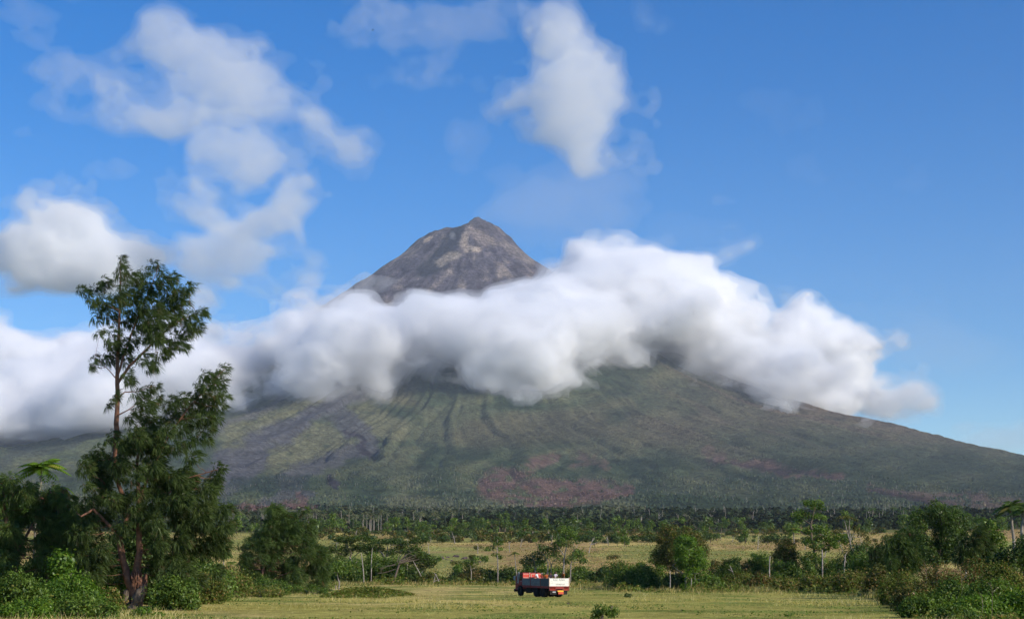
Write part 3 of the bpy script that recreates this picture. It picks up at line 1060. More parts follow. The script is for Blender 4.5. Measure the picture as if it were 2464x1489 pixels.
def px_tree(name, label, category, U, Y, stems, blobs, mat, bark, seed=1, leaf=0.3, dens=1.0, aspect=0.55, kind='leaf', depth=1.0,
            group=None, wind=(0.35, 0, 0.1), branch=0.05, flat=False, twigs=True):
    """tree read off the photograph: stems = [[(U, V, radius m), ...], ...], blobs = [(U, V, rx px, ry px)], all at Y metres with depth added"""
    rs = np.random.RandomState(seed)
    bx, by, bz = px_ground(U, Y)
    root = thing(name, label, category, (bx, by, bz - 0.05), 0, group)
    org = (bx, by, bz - 0.05)
    m = Y / FPX
    ct = sum(b[0] for b in blobs) / max(1, len(blobs))
    half = max([abs(b[0] - ct) for b in blobs] + [10]) * m
    tg, cg = Geo(), Geo()
    st3 = []
    for si, st in enumerate(stems):
        oy = 0.0 if si == 0 else (rs.rand() - 0.5) * half * 0.3
        pts = []
        for k, (u, v, r) in enumerate(st):
            p = W3(u, v, by + oy * k / max(1, len(st) - 1))
            pts.append(p)
        pts = np.array(pts)
        if si == 0:
            pts[0] = (bx if abs(pts[0][0] - bx) < 0.4 else pts[0][0], by, bz - 0.15)
        # resample smoothly
        tk = np.arange(len(pts), dtype=float)
        tt = np.linspace(0, len(pts) - 1, max(2, (len(pts) - 1) * 3 + 1))
        pr = np.stack([np.interp(tt, tk, pts[:, c]) for c in range(3)], 1)
        rr = np.interp(tt, tk, [s[2] for s in st])
        pr[1:-1] += rs.randn(len(pr) - 2, 3) * 0.12 * rr[1:-1, None]
        st3.append(pr)
        tube(tg, pr, rr, 7)
    for (u, v, rx, ry) in blobs:
        dy = (rs.rand() * 2 - 1) * half * 0.75 * depth * math.sqrt(max(0.05, 1 - ((u - ct) * m / (half + .1)) ** 2))
        c = W3(u, v, by + dy)
        rad = np.array([rx * m, max(rx, ry) * m * 0.9, ry * m])
        if twigs:
            q = nearest_on(st3, c)
            L = np.linalg.norm(c - q)
            if 0.2 < L < max(2.4, 0.024 * Y):
                br = curve_pts(q, c, (0, 0, -0.06 * L), 5, rs)
                tube(tg, br, np.linspace(branch * (0.6 + L / 6), branch * 0.25, 5), 5)
        if flat:
            rad[2] *= 1.5
        if kind == 'needle':
            n = max(14, int(dens * 36 * rad[0] * rad[2] / (0.5 ** 2) + 8))
            p, d = in_blob(n, c, rad * 0.92, rs, 0.25)
            ax = d * 0.55 + np.array(wind) + np.array([0, 0, -0.42]) * (0.4 + rs.rand(n, 1))
            up = rs.rand(n) < 0.30
            ax[up, 2] += 0.75
            ax[up, 0] += 0.35
            ax /= np.linalg.norm(ax, axis=1)[:, None]
            tn = np.clip(0.25 + 0.5 * rs.rand(n) + 0.12 * rs.randn(), 0, 1)
            add_needles(cg, p, ax, leaf * .82, leaf * 0.066, rs, 8, 0.22, tn)
        else:
            area = 4 * math.pi * (rad[0] * rad[2])
            leaf_s = leaf * 0.78
            n = max(8, int(dens * 1.5 * area / (leaf_s * leaf_s * aspect)))
            p, d = in_blob(n, c, rad, rs, 0.3)
            out = rs.rand(n) < .20
            p[out] += d[out] * (rad * (.1 + .65 * rs.rand(out.sum(), 1) ** 1.5))
            p[out, 2] += rad[2] * .15 * rs.rand(out.sum())
            if flat:
                d = d * 0.3 + np.array([0, 0, 0.9])
            tn = np.clip(rs.rand(n) * 0.9 + 0.18 * rs.randn(), 0, 1)
            add_leaves(cg, p, d, leaf_s * (1.1 if Y > 105 else 1), rs, aspect * (1.2 if Y > 105 else 1), 0.2, tn, tri=Y > 105)
    link('trunk', tg.mesh('trunk', bark, True, org), root)
    link('crown', cg.mesh('crown', mat, False, org), root)
    return root


def dome_blobs(U0, U1, V0, V1, n, rs, rk=0.30):
    """blobs filling a bush outline given by its box in the photograph"""
    out = []
    w, h = U1 - U0, V1 - V0
    for i in range(n):
        t = rs.rand()
        u = U0 + w * (0.10 + 0.8 * t)
        topk = math.sin(math.pi * (0.12 + 0.76 * t)) ** 0.6 * (0.60 + 0.60 * rs.rand())
        v = V1 - h * topk * (0.15 + 0.75 * rs.rand())
        r = min(w, h * 1.6) * rk * (0.55 + 0.6 * rs.rand())
        v = max(v, V0 + r * 0.8)
        out.append((u, v, r, r * 0.85))
    return out


def px_shrub(label, U0, U1, V0, Y, mat, seed, n=14, leaf=0.2, dens=0.8, aspect=0.55, category='shrub', name='shrub', bark=None, group=None, kind='leaf', rk=0.3, shoots=0, depth=0.8, wind=(.35, 0, .1)):
    rs = np.random.RandomState(seed)
    uc = (U0 + U1) / 2
    bx, by, bz = px_ground(uc, Y)
    V1 = float(project(bx, by, bz)[1]) + 2
    blobs = dome_blobs(U0, U1, V0, V1, n, rs, rk)
    stems = []
    m = Y / FPX
    for k in range(3):
        tu = U0 + (U1 - U0) * (0.2 + 0.6 * rs.rand())
        stems.append([(uc + (tu - uc) * 0.2, V1, 0.05), ((uc + tu) / 2, V1 - (V1 - V0) * 0.4, 0.035), (tu, V0 + (V1 - V0) * 0.35, 0.015)])
    r = px_tree(name, label, category, uc, Y, stems, blobs, mat, bark or BARK_GREY, seed, leaf, dens, aspect, kind, depth, group, wind=wind, branch=0.02)
    return r
# ------------------------------------------------------------------ the tall casuarina and its neighbours on the left
def build_left():
    rs = np.random.RandomState(3)
    top = [(290, 628, 9, 12), (292, 650, 14, 12), (308, 668, 18, 14), (330, 672, 16, 12), (350, 652, 14, 9), (372, 636, 14, 8), (388, 660, 14, 8), (252, 678, 12, 14), (238, 690, 12, 10),
           (205, 700, 16, 9), (192, 695, 9, 6), (222, 722, 14, 14), (246, 722, 16, 16), (232, 755, 9, 20), (262, 750, 15, 22), (285, 715, 18, 22), (310, 708, 24, 20), (340, 700, 24, 18), (365, 690, 22, 16),
           (395, 678, 20, 12), (415, 668, 16, 10), (405, 705, 22, 14), (432, 700, 20, 12), (452, 688, 14, 8), (430, 725, 24, 16), (395, 735, 28, 20), (360, 735, 28, 22), (325, 740, 24, 22), (300, 765, 20, 20),
           (335, 775, 24, 20), (365, 775, 28, 22), (395, 770, 24, 18), (420, 755, 18, 14), (372, 805, 18, 20), (345, 805, 16, 16), (450, 765, 24, 14), (475, 755, 18, 9), (488, 748, 8, 6), (470, 785, 18, 12), (445, 795, 18, 14),
           (425, 815, 24, 12), (405, 835, 20, 14), (440, 832, 14, 7), (390, 850, 12, 16), (380, 815, 18, 12), (270, 810, 16, 22), (285, 840, 16, 20), (262, 855, 12, 20), (300, 830, 12, 18), (320, 815, 8, 16),
           (305, 868, 9, 14), (345, 860, 12, 14), (362, 868, 10, 16), (222, 878, 6, 16), (230, 858, 7, 7), (250, 862, 6, 10), (307, 905, 8, 14), (312, 915, 10, 8), (372, 878, 8, 12), (355, 885, 6, 8), (238, 800, 7, 7)]
    mid = [(278, 950, 8, 9), (262, 970, 9, 8), (330, 945, 12, 7), (350, 938, 14, 7), (372, 928, 12, 7), (382, 950, 8, 6), (345, 965, 14, 14), (362, 975, 12, 10), (330, 985, 12, 14), (352, 1000, 18, 16), (372, 965, 8, 5),
           (310, 1005, 8, 12), (272, 1048, 12, 12), (256, 1058, 8, 7), (345, 1025, 20, 16), (322, 1040, 18, 16), (375, 1015, 14, 12)]
    right = [(536, 888, 14, 8), (520, 902, 16, 9), (500, 905, 8, 10), (490, 900, 8, 7), (498, 925, 18, 12), (525, 925, 20, 12), (475, 930, 12, 12), (510, 945, 22, 13), (535, 950, 14, 8), (482, 950, 18, 12), (458, 955, 14, 12),
             (435, 958, 14, 12), (415, 965, 12, 12), (400, 972, 10, 10), (500, 970, 24, 14), (525, 978, 16, 10), (470, 980, 22, 14), (440, 990, 20, 16), (410, 1000, 18, 16), (495, 1000, 22, 14), (520, 1005, 12, 8),
             (465, 1015, 22, 14), (435, 1030, 22, 14), (500, 1030, 16, 10), (480, 1050, 18, 12), (400, 1035, 18, 16), (455, 1060, 14, 8), (375, 1050, 18, 14), (500, 1060, 10, 6)]
    body_poly = [(225, 1085), (262, 1068), (330, 1040), (380, 1050), (445, 1065), (470, 1100), (505, 1120), (540, 1125), (545, 1155), (520, 1185), (500, 1200), (545, 1215), (552, 1250), (545, 1300), (540, 1360), (500, 1405),
                 (420, 1415), (350, 1370), (300, 1370), (260, 1425), (200, 1420), (172, 1350), (170, 1250), (182, 1150)]
    body = fill_poly(body_poly, 245, 19, rs)
    # leave the see-through gap on the right of the lower trunk
    body = [b for b in body if math.hypot((b[0] - 415) / 32, (b[1] - 1115) / 26) > 1 or rs.rand() < 0.15]
    body = [b for b in body if not (262 < b[0] < 368 and b[1] > 1288) or rs.rand() < 0.06]
    skirt = [(378 + 9 * k, 1330 + 9 * k + 8 * rs.rand(), 12, 14) for k in range(7)] + [(240 - 6 * k, 1345 + 9 * k, 12, 14) for k in range(5)]
    stems = [[(327, 1462, 0.42), (333, 1420, 0.36), (330, 1380, 0.26), (336, 1325, 0.22), (334, 1270, 0.17), (333, 1190, 0.14), (330, 1110, 0.10), (345, 1030, 0.05)],
             [(327, 1440, 0.28), (305, 1380, 0.24), (296, 1345, 0.22), (288, 1300, 0.24), (288, 1284, 0.26), (300, 1268, 0.17), (310, 1230, 0.14), (280, 1150, 0.13), (275, 1100, 0.13), (280, 1039, 0.17), (281, 980, 0.15),
              (283, 922, 0.14), (282, 880, 0.12), (286, 800, 0.09), (289, 720, 0.06), (290, 620, 0.02)],
             [(284, 920, 0.10), (312, 880, 0.085), (345, 848, 0.07), (378, 815, 0.06), (411, 785, 0.045), (445, 765, 0.03), (486, 748, 0.012)],
             [(284, 900, 0.08), (300, 850, 0.07), (325, 780, 0.055), (352, 720, 0.04), (375, 660, 0.02), (382, 638, 0.01)],
             [(283, 915, 0.035), (262, 890, 0.028), (240, 870, 0.02), (228, 862, 0.012), (238, 812, 0.008)],
             [(281, 960, 0.05), (300, 943, 0.04), (330, 942, 0.03), (372, 926, 0.012)],
             [(281, 1000, 0.05), (310, 985, 0.035), (345, 960, 0.02)],
             [(333, 1200, 0.10), (370, 1120, 0.085), (405, 1050, 0.07), (450, 985, 0.05), (500, 930, 0.03), (540, 888, 0.012)],
             [(334, 1260, 0.09), (400, 1190, 0.07), (450, 1150, 0.05), (520, 1130, 0.02)],
             [(288, 1290, 0.09), (250, 1250, 0.10), (225, 1225, 0.09), (195, 1242, 0.05)],
             [(250, 1160, 0.06), (262, 1200, 0.06), (300, 1236, 0.05)]]
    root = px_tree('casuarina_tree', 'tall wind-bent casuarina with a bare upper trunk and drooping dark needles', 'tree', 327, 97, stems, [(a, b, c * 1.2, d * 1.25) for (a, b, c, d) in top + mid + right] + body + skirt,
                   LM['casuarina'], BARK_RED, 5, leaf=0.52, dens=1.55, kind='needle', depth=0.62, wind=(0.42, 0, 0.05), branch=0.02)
    # the split, pale broken stump at its foot and the torn bark hanging over it
    bx, by, bz = px_ground(327, 97)
    g = Geo()
    p = np.array([W3(322, 1462, 96.6), W3(330, 1440, 96.5), W3(342, 1418, 96.4), W3(352, 1404, 96.3)])
    tube(g, p, [0.42, 0.38, 0.30, 0.10], 9)
    p = np.array([W3(305, 1450, 96.9), W3(303, 1432, 96.8), W3(305, 1420, 96.8)])
    tube(g, p, [0.26, 0.24, 0.15], 8)
    link('stump', g.mesh('stump', BARK_GREY, True, root.location), root)
    g = Geo()
    rs2 = np.random.RandomState(9)
    for k in range(90):
        u = 318 + 36 * rs2.rand()
        v0 = 1362 + 22 * rs2.rand() + (u - 318) * 0.5
        a = W3(u, v0, 96.2 + rs2.rand() * .5)
        b = W3(u + 2 * rs2.randn(), v0 + 14 + 22 * rs2.rand(), 96.1 + rs2.rand() * .4)
        tube(g, [a, (a + b) / 2 + rs2.randn(3) * .03, b], [0.035, 0.03, 0.012], 4, cap=False)
    link('torn_bark', g.mesh('torn_bark', BARK_RED, False, root.location), root)

    # dark casuarinas at the left edge of the picture
    poly = [(-60, 1150), (-10, 1128), (45, 1140), (70, 1165), (110, 1160), (160, 1190), (190, 1230), (190, 1350), (150, 1380), (60, 1400), (-60, 1400)]
    b = fill_poly(poly, 120, 20, rs)
    px_tree('casuarina_tree', 'dark bushy casuarina at the left edge, left of the tall casuarina', 'tree', 40, 103,
            [[(40, 1448, .25), (36, 1340, .2), (10, 1230, .14), (8, 1160, .05)], [(10, 1240, .1), (-30, 1238, .08)], [(40, 1330, .1), (90, 1240, .08), (120, 1180, .04)]], b,
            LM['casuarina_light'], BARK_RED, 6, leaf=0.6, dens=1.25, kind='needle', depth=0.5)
    # leaning pale trunk with a shock of long compound leaves
    compound_tree('pale slender tree with a high rosette of long feathery leaves, left of the tall casuarina', 90, 110,
                  [(78, 1445, .10), (82, 1330, .085), (86, 1240, .075), (97, 1165, .065), (100, 1130, .05)], (101, 1122), 24, 62, LM['bright'], 21, Wk=.36, leaflets=9, up=.9)
    compound_tree('leaning pale trunk topped with withered reddish leaves, left of the tall casuarina', 112, 103,
                  [(112, 1452, .12), (116, 1335, .12), (128, 1270, .10), (140, 1225, .09), (152, 1188, .07)], (152, 1178), 13, 30, LM['mid'], 22, withered=True, bark=BARK_GREY, Wk=.4)
    # second casuarina further back
    poly = [(655, 1218), (680, 1232), (705, 1238), (738, 1222), (745, 1262), (760, 1300), (785, 1340), (782, 1390), (740, 1412), (600, 1416), (575, 1372), (580, 1310), (612, 1285), (640, 1250)]
    b = fill_poly(poly, 190, 13, rs) + [(660, 1222, 7, 6), (675, 1226, 6, 5), (735, 1226, 8, 5), (722, 1235, 8, 6), (690, 1240, 8, 7)]
    px_tree('casuarina_tree', 'soft green bushy casuarina with wind-blown tips, right of the tall casuarina', 'tree', 645, 205,
            [[(650, 1424, .22), (638, 1400, .2), (630, 1382, .2), (640, 1350, .16), (655, 1290, .1), (668, 1240, .04)], [(655, 1320, .12), (690, 1280, .08), (735, 1230, .03)], [(645, 1340, .1), (610, 1310, .05)]],
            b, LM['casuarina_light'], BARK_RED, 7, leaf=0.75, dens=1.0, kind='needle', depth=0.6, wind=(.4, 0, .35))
    b = fill_poly([(742, 1330), (770, 1315), (800, 1370), (790, 1405), (745, 1412)], 14, 10, rs)
    px_tree('casuarina_tree', 'small dark casuarina tucked against the soft green casuarina on its right', 'tree', 768, 212,
            [[(768, 1422, .12), (766, 1380, .09), (770, 1335, .03)]], b, LM['casuarina'], BARK_RED, 8, leaf=0.8, dens=1.1, kind='needle', depth=0.6)


def frond(g, base, d, L, W, rs, leaflets=12, droop=0.6, lw=0.09):
    """a long leaf of paired leaflets"""
    d = np.array(d, float)
    h = np.array([d[0], d[1], 0])
    t = np.linspace(0, 1, leaflets + 1)
    pts = base + t[:, None] * d * L + np.array([0, 0, -1.0]) * (droop * L * t ** 2)[:, None]
    tube(g, pts[::max(1, leaflets // 4)], np.linspace(0.025, 0.008, len(pts[::max(1, leaflets // 4)])), 4, tone=0.6, cap=False)
    tan = np.gradient(pts, axis=0)
    tan /= np.linalg.norm(tan, axis=1)[:, None]
    sd = np.cross(tan, np.array([0, 0, 1.0]))
    sd /= np.linalg.norm(sd, axis=1)[:, None] + 1e-6
    tn = 0.35 + 0.6 * rs.rand()
    hu = rs.rand()
    for s in (-1, 1):
        ll = W * np.sin(np.pi * (0.18 + 0.76 * t)) ** 0.7
        a = pts
        out = sd * s * 0.85 + tan * 0.45 + np.array([0, 0, -0.35])
        tip = a + out * ll[:, None]
        m = a + out * ll[:, None] * 0.5
        w = tan * (L / leaflets * 0.42 + lw * 0.3)
        v = np.stack([a, m + w, tip, m - w], 1).reshape(-1, 3)
        g.add(v, np.arange(len(v)).reshape(-1, 4), tn + 0.1 * s, hu)


def compound_tree(label, U, Y, stem, hub, nf, Lpx, mat, seed, withered=False, name='feathery_leaf_tree', bark=None, Wk=0.32, category='tree', leaflets=12, group=None, up=0.55):
    rs = np.random.RandomState(seed)
    bx, by, bz = px_ground(U, Y)
    root = thing(name, label, category, (bx, by, bz - 0.05), 0, group)
    m = Y / FPX
    g = Geo()
    pts = np.array([W3(u, v, by) for (u, v, r) in stem])
    pts[0, 2] = bz - 0.15
    tk = np.arange(len(pts))
    tt = np.linspace(0, len(pts) - 1, len(pts) * 3)
    pr = np.stack([np.interp(tt, tk, pts[:, c]) for c in range(3)], 1)
    rr = np.interp(tt, tk, [s[2] for s in stem])
    pr[1:-1] += rs.randn(len(pr) - 2, 3) * .02
    tube(g, pr, rr, 8)
    link('trunk', g.mesh('trunk', bark or BARK_PALE, True, root.location), root)
    c = W3(hub[0], hub[1], by)
    L = Lpx * m
    for i in range(nf):
        g = Geo()
        a = 2 * math.pi * (i + rs.rand() * .6) / nf
        el = rs.uniform(-0.1, up) if not withered else rs.uniform(-0.7, 0.5)
        d = np.array([math.cos(a) * math.cos(el), math.sin(a) * math.cos(el), math.sin(el)])
        frond(g, c + rs.randn(3) * 0.08, d, L * rs.uniform(.75, 1.1), L * Wk, rs, leaflets, 0.45 if not withered else 0.8)
        link('frond', g.mesh('frond', LM['rust'] if withered and i % 2 else mat, False, root.location), root)
    return root


def build_left_shrubs():
    g = 'leafy shrubs massed under the casuarinas on the left'
    S = px_shrub
    S('large-leaved bright green shrub just left of the tall casuarina trunk', 112, 212, 1326, 86, LM['bright'], 31, 18, .26, .75, .62)
    S('dense green shrub at the left edge of the picture, lowest on the left', -60, 120, 1372, 76, LM['mid'], 32, 34, .17, .8, rk=.2)
    S('green shrub below the withered leaning trunk', 70, 250, 1378, 79, LM['bright'], 33, 34, .16, .75, rk=.2)
    S('yellow-green shrub in the bottom left corner', -30, 130, 1440, 69, LM['bright'], 34, 22, .15, .8)
    S('leafy shrub at the bottom edge between the corner and the tall casuarina', 120, 290, 1432, 71, LM['mid'], 35, 24, .15, .9)
    S('tangled shrub hiding the left side of the casuarina stump', 210, 298, 1400, 84, LM['weed'], 36, 24, .16, .75, rk=.22)
    S('creeper-covered shrub right of the casuarina stump', 362, 480, 1385, 92, LM['mid'], 37, 32, .17, .75, rk=.2)
    S('low leafy shrub at the foot of the tall casuarina', 290, 400, 1460, 75, LM['bright'], 38, 18, .14, .8)
    S('rounded shrub farther right of the casuarina stump, at the grass edge', 440, 545, 1375, 118, LM['weed'], 39, 26, .2, .75, rk=.22)
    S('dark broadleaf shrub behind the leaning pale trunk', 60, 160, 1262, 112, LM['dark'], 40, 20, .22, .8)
    S('pale green bushy tree rising behind the dark casuarina at the left edge', -40, 75, 1128, 124, LM['bright'], 41, 22, .25, .9, rk=.24)
    S('weedy shrub in the gap between the two casuarinas', 520, 600, 1360, 165, LM['weed'], 42, 18, .24, .8)
    S('dark shrub under the soft green casuarina', 590, 700, 1392, 185, LM['mid'], 43, 18, .25, .85)
    S('broad low shrub at the grass edge below the soft green casuarina', 575, 690, 1408, 172, LM['weed'], 44, 18, .22, .8)
    S('low shrub right of the soft green casuarina', 700, 790, 1404, 196, LM['mid'], 45, 16, .24, .85)
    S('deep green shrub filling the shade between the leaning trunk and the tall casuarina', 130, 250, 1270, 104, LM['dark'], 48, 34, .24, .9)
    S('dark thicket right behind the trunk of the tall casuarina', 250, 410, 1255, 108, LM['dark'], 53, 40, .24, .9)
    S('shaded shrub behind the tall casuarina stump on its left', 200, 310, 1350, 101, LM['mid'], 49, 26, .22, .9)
    S('shaded green shrub behind the tall casuarina on its right', 400, 540, 1345, 132, LM['mid'], 50, 30, .26, .9)
    compound_tree('small tree with white trunk in the gap right of the tall casuarina', 538, 225, [(538, 1415, .12), (537, 1365, .1), (538, 1335, .07)], (540, 1332), 12, 22, LM['mid'], 46, Wk=.45)
    compound_tree('smaller white-stemmed sapling right of its taller twin in the casuarina gap', 558, 228, [(558, 1412, .08), (560, 1385, .07), (556, 1358, .05)], (556, 1352), 9, 15, LM['mid'], 47, Wk=.45)


build_left()
build_left_shrubs()
# ------------------------------------------------------------------ trees along the far side of the clearing
def bare(label, U, Y, stems, seed, name='dead_tree', twigs=0, bark=None, group=None):
    rs = np.random.RandomState(seed)
    bx, by, bz = px_ground(U, Y)
    g = Geo()
    for si, st in enumerate(stems):
        pts = np.array([W3(u, v, by + (rs.rand() - .5) * .8 * k * (si > 0)) for k, (u, v, r) in enumerate(st)])
        if si == 0:
            pts[0, 2] = bz - .1
        tk = np.arange(len(pts))
        tt = np.linspace(0, len(pts) - 1, len(pts) * 2)
        pr = np.stack([np.interp(tt, tk, pts[:, c]) for c in range(3)], 1)
        tube(g, pr, np.interp(tt, tk, [s[2] for s in st]), 6)
        for k in range(twigs):
            q = pr[rs.randint(len(pr) // 2, len(pr))]
            d = rand_dirs(1, rs)[0] * np.array([1, .6, .7]) + np.array([0, 0, .5])
            tube(g, [q, q + d * .5, q + d * 1.1 + rs.randn(3) * .1], [.035, .025, .01], 4)
    o = link(name, g.mesh(name, bark or BARK_DEAD, True, (bx, by, bz)), None, (bx, by, bz), label=label, category='dead tree', group=group)
    return o


def build_mid():
    def T(name, label, category, U, Y, stems, blobs, *a, **k):
        if k.get('kind') != 'needle':
            blobs = [(b[0], b[1], b[2] * 1.18, b[3] * 1.28) for b in blobs]
        return px_tree(name, label, category, U, Y, stems, blobs, *a, **k)
    S = px_shrub
    # small tree with forked white trunk in front of the flat-topped trees
    T('small_tree', 'small leafy tree with a crooked white trunk left of the flat-topped trees', 'tree', 815, 240,
      [[(815, 1424, .13), (817, 1405, .12), (812, 1385, .1), (812, 1360, .06)], [(809, 1424, .1), (808, 1408, .09)]],
      [(800, 1362, 12, 7), (815, 1356, 14, 7), (830, 1360, 12, 7), (795, 1375, 9, 7), (812, 1370, 14, 7), (828, 1372, 10, 7)], LM['mid'], BARK_PALE, 51, .36, .7, group=None)
    # flat-topped (umbrella) trees
    T('umbrella_tree', 'flat-topped dark tree on the left of the group across the clearing', 'tree', 835, 315,
      [[(838, 1405, .22), (836, 1360, .18), (846, 1330, .13), (830, 1305, .08)], [(840, 1350, .1), (870, 1322, .08), (880, 1302, .04)], [(838, 1345, .08), (808, 1325, .05)]],
      [(820, 1298, 18, 4), (838, 1301, 16, 4), (855, 1296, 14, 4), (872, 1292, 16, 4), (888, 1298, 12, 4), (805, 1318, 16, 5), (790, 1324, 12, 5), (845, 1318, 20, 5), (870, 1315, 18, 5), (825, 1330, 16, 6)],
      LM['dark'], BARK_GREY, 52, .42, 1.3, flat=True, depth=.8)
    T('umbrella_tree', 'flat-topped tree with pale forked limbs in the middle of the group across the clearing', 'tree', 930, 312,
      [[(932, 1404, .24), (930, 1360, .2), (924, 1335, .15), (905, 1318, .08)], [(928, 1345, .14), (933, 1320, .11), (930, 1306, .05)], [(932, 1338, .13), (945, 1318, .09), (946, 1310, .05)], [(928, 1350, .1), (912, 1322, .06)]],
      [(915, 1302, 20, 4), (940, 1303, 20, 4), (962, 1306, 16, 4), (900, 1312, 20, 5), (975, 1308, 12, 4), (890, 1325, 18, 6), (915, 1322, 14, 4), (955, 1322, 18, 5), (975, 1325, 16, 5), (940, 1330, 12, 4)],
      LM['dark'], BARK_PALE, 53, .42, 1.3, flat=True, depth=.8)
    T('umbrella_tree', 'flat-topped tree spreading lowest on the right of the group across the clearing', 'tree', 985, 306,
      [[(975, 1404, .26), (965, 1370, .24), (955, 1352, .2), (978, 1338, .14), (1005, 1330, .06)], [(955, 1354, .16), (985, 1345, .12), (1030, 1345, .05)], [(955, 1352, .12), (968, 1332, .07)], [(958, 1352, .14), (990, 1338, .08)]],
      [(985, 1325, 16, 5), (1000, 1330, 18, 6), (1018, 1338, 18, 6), (1030, 1346, 16, 6), (1042, 1350, 9, 5), (1010, 1348, 18, 7), (992, 1345, 14, 6), (1030, 1358, 12, 5), (1000, 1318, 12, 4), (1008, 1301, 16, 4), (1022, 1299, 9, 3), (996, 1303, 9, 3)],
      LM['dark'], BARK_PALE, 54, .42, 1.3, flat=True, depth=.8)
    rs = np.random.RandomState(77)
    bare('fallen grey tree with a bundle of splayed pale limbs under the flat-topped trees', 985, 300,
         [[(945, 1378, .24), (962, 1352, .2), (985, 1340, .1), (1000, 1334, .04)], [(958, 1356, .14), (980, 1350, .12), (1004, 1346, .05)], [(960, 1352, .16), (975, 1335, .1), (990, 1328, .04)],
          [(962, 1354, .16), (985, 1345, .1), (1002, 1340, .04)], [(955, 1352, .09), (960, 1338, .08), (965, 1328, .03)], [(950, 1358, .14), (930, 1362, .08), (915, 1370, .04)], [(952, 1368, .1), (930, 1376, .06), (908, 1379, .03)]], 61, twigs=2, bark=BARK_GREY)
    for i, (lab, st) in enumerate([
        ('white bare trunk standing left of centre under the flat-topped trees', [(876, 1395, .13), (875, 1383, .12), (872, 1350, .1), (869, 1329, .06)]),
        ('short crooked white trunk left of the tall white one under the flat-topped trees', [(852, 1385, .12), (852, 1360, .1), (845, 1345, .08), (840, 1338, .05)]),
        ('thin white trunk near the top middle of the flat-topped trees', [(893, 1400, .11), (894, 1340, .08), (896, 1318, .05)]),
        ('leaning white dead trunk at the right end of the flat-topped trees', [(1022, 1403, .15), (1012, 1382, .12), (999, 1358, .09), (994, 1348, .04)]),
        ('straight thin white trunk behind the fallen tree', [(982, 1402, .1), (981, 1375, .09), (980, 1355, .05)]),
        ('very thin pale stem between the flat-topped trees and the leaning trunk', [(961, 1400, .09), (960, 1378, .07), (959, 1362, .04)]),
        ('pair of thin pale stems at the left end of the flat-topped trees', [(790, 1352, .1), (787, 1336, .08), (784, 1325, .05)]),
    ]):
        bare(lab, st[0][0], 298 + i * 1.5, [st] + ([[(st[1][0], st[1][1], .06), (st[1][0] + 8, st[1][1] - 12, .03)]] if i in (3, 1) else []), 62 + i)
    bare('low frame of crossed white branches right of the flat-topped trees', 1048, 296,
         [[(1042, 1402, .1), (1047, 1385, .08), (1050, 1380, .05)], [(1056, 1398, .09), (1050, 1384, .07), (1045, 1378, .03)], [(1045, 1398, .07), (1058, 1392, .05)]], 70)
    for i, (lab, u0, u1, v, Y, mt) in enumerate([
        ('tall green shrub at the left foot of the flat-topped trees', 785, 865, 1340, 300, 'mid'), ('large green shrub in the middle under the flat-topped trees', 840, 925, 1328, 305, 'mid'),
        ('bushy green shrub under the forked pale limbs', 895, 965, 1335, 303, 'mid'), ('dark shrub beneath the fallen grey tree', 950, 1020, 1352, 306, 'dark'),
        ('low weedy shrub by the leaning white dead trunk', 1010, 1060, 1378, 302, 'weed'), ('round dark shrub between the flat-topped trees and the small umbrella tree', 1058, 1100, 1374, 305, 'dark'),
        ('dark hedge-like shrub under the small umbrella tree', 1100, 1160, 1368, 306, 'olive'), ('dark hedge-like shrub under the slender two-tiered tree', 1150, 1215, 1366, 308, 'dark'),
        ('dark hedge-like shrub just left of the truck cab', 1200, 1258, 1362, 305, 'dark'), ('green shrub behind the truck cab', 1250, 1310, 1360, 300, 'mid'),
        ('green shrub behind the people in the truck', 1300, 1370, 1358, 298, 'mid'), ('green shrub behind the white tailgate', 1355, 1420, 1362, 296, 'mid'),
        ('dark green bush a little right of the truck', 1418, 1468, 1362, 286, 'dark')]):
        S(lab, u0, u1, v, Y, LM[mt], 200 + i, 20, .40, 1.0)
    T('small_tree', 'small umbrella-shaped tree with a white trunk left of the truck', 'tree', 1134, 304, [[(1136, 1400, .12), (1134, 1375, .1), (1131, 1358, .06)], [(1134, 1370, .05), (1148, 1362, .03)]],
      [(1118, 1356, 9, 4), (1130, 1352, 12, 4), (1142, 1356, 9, 4), (1124, 1361, 8, 4)], LM['mid'], BARK_PALE, 55, .34, .9, flat=True)
    T('slender_tree', 'slender two-tiered tree with a long white trunk left of the truck', 'tree', 1198, 302, [[(1200, 1402, .14), (1198, 1360, .12), (1196, 1325, .09), (1197, 1297, .05)], [(1197, 1330, .05), (1180, 1322, .03)], [(1197, 1322, .05), (1182, 1312, .03)]],
      [(1197, 1296, 9, 6), (1204, 1304, 8, 7), (1192, 1308, 8, 5), (1180, 1318, 10, 4), (1172, 1322, 7, 3), (1204, 1320, 6, 4), (1192, 1334, 9, 4), (1203, 1340, 8, 4)], LM['mid'], BARK_PALE, 56, .34, .9)
    compound_tree('spindly tree with a flat spray of dry fronds left of the truck cab', 1241, 303, [(1244, 1402, .11), (1243, 1375, .1), (1239, 1345, .08), (1238, 1330, .05)], (1238, 1329), 11, 15, LM['weed'], 57, Wk=.3)
    # trees behind the truck
    T('branching_tree', 'dark spreading tree on the left of the trees behind the truck', 'tree', 1285, 294, [[(1290, 1402, .16), (1288, 1375, .14), (1285, 1350, .1), (1280, 1335, .05)], [(1288, 1370, .08), (1305, 1345, .05)]],
      [(1262, 1350, 12, 7), (1275, 1342, 14, 7), (1290, 1335, 14, 7), (1302, 1328, 12, 7), (1270, 1360, 12, 6), (1288, 1352, 14, 8), (1305, 1345, 12, 7)], LM['dark'], BARK_PALE, 58, .38, .75)
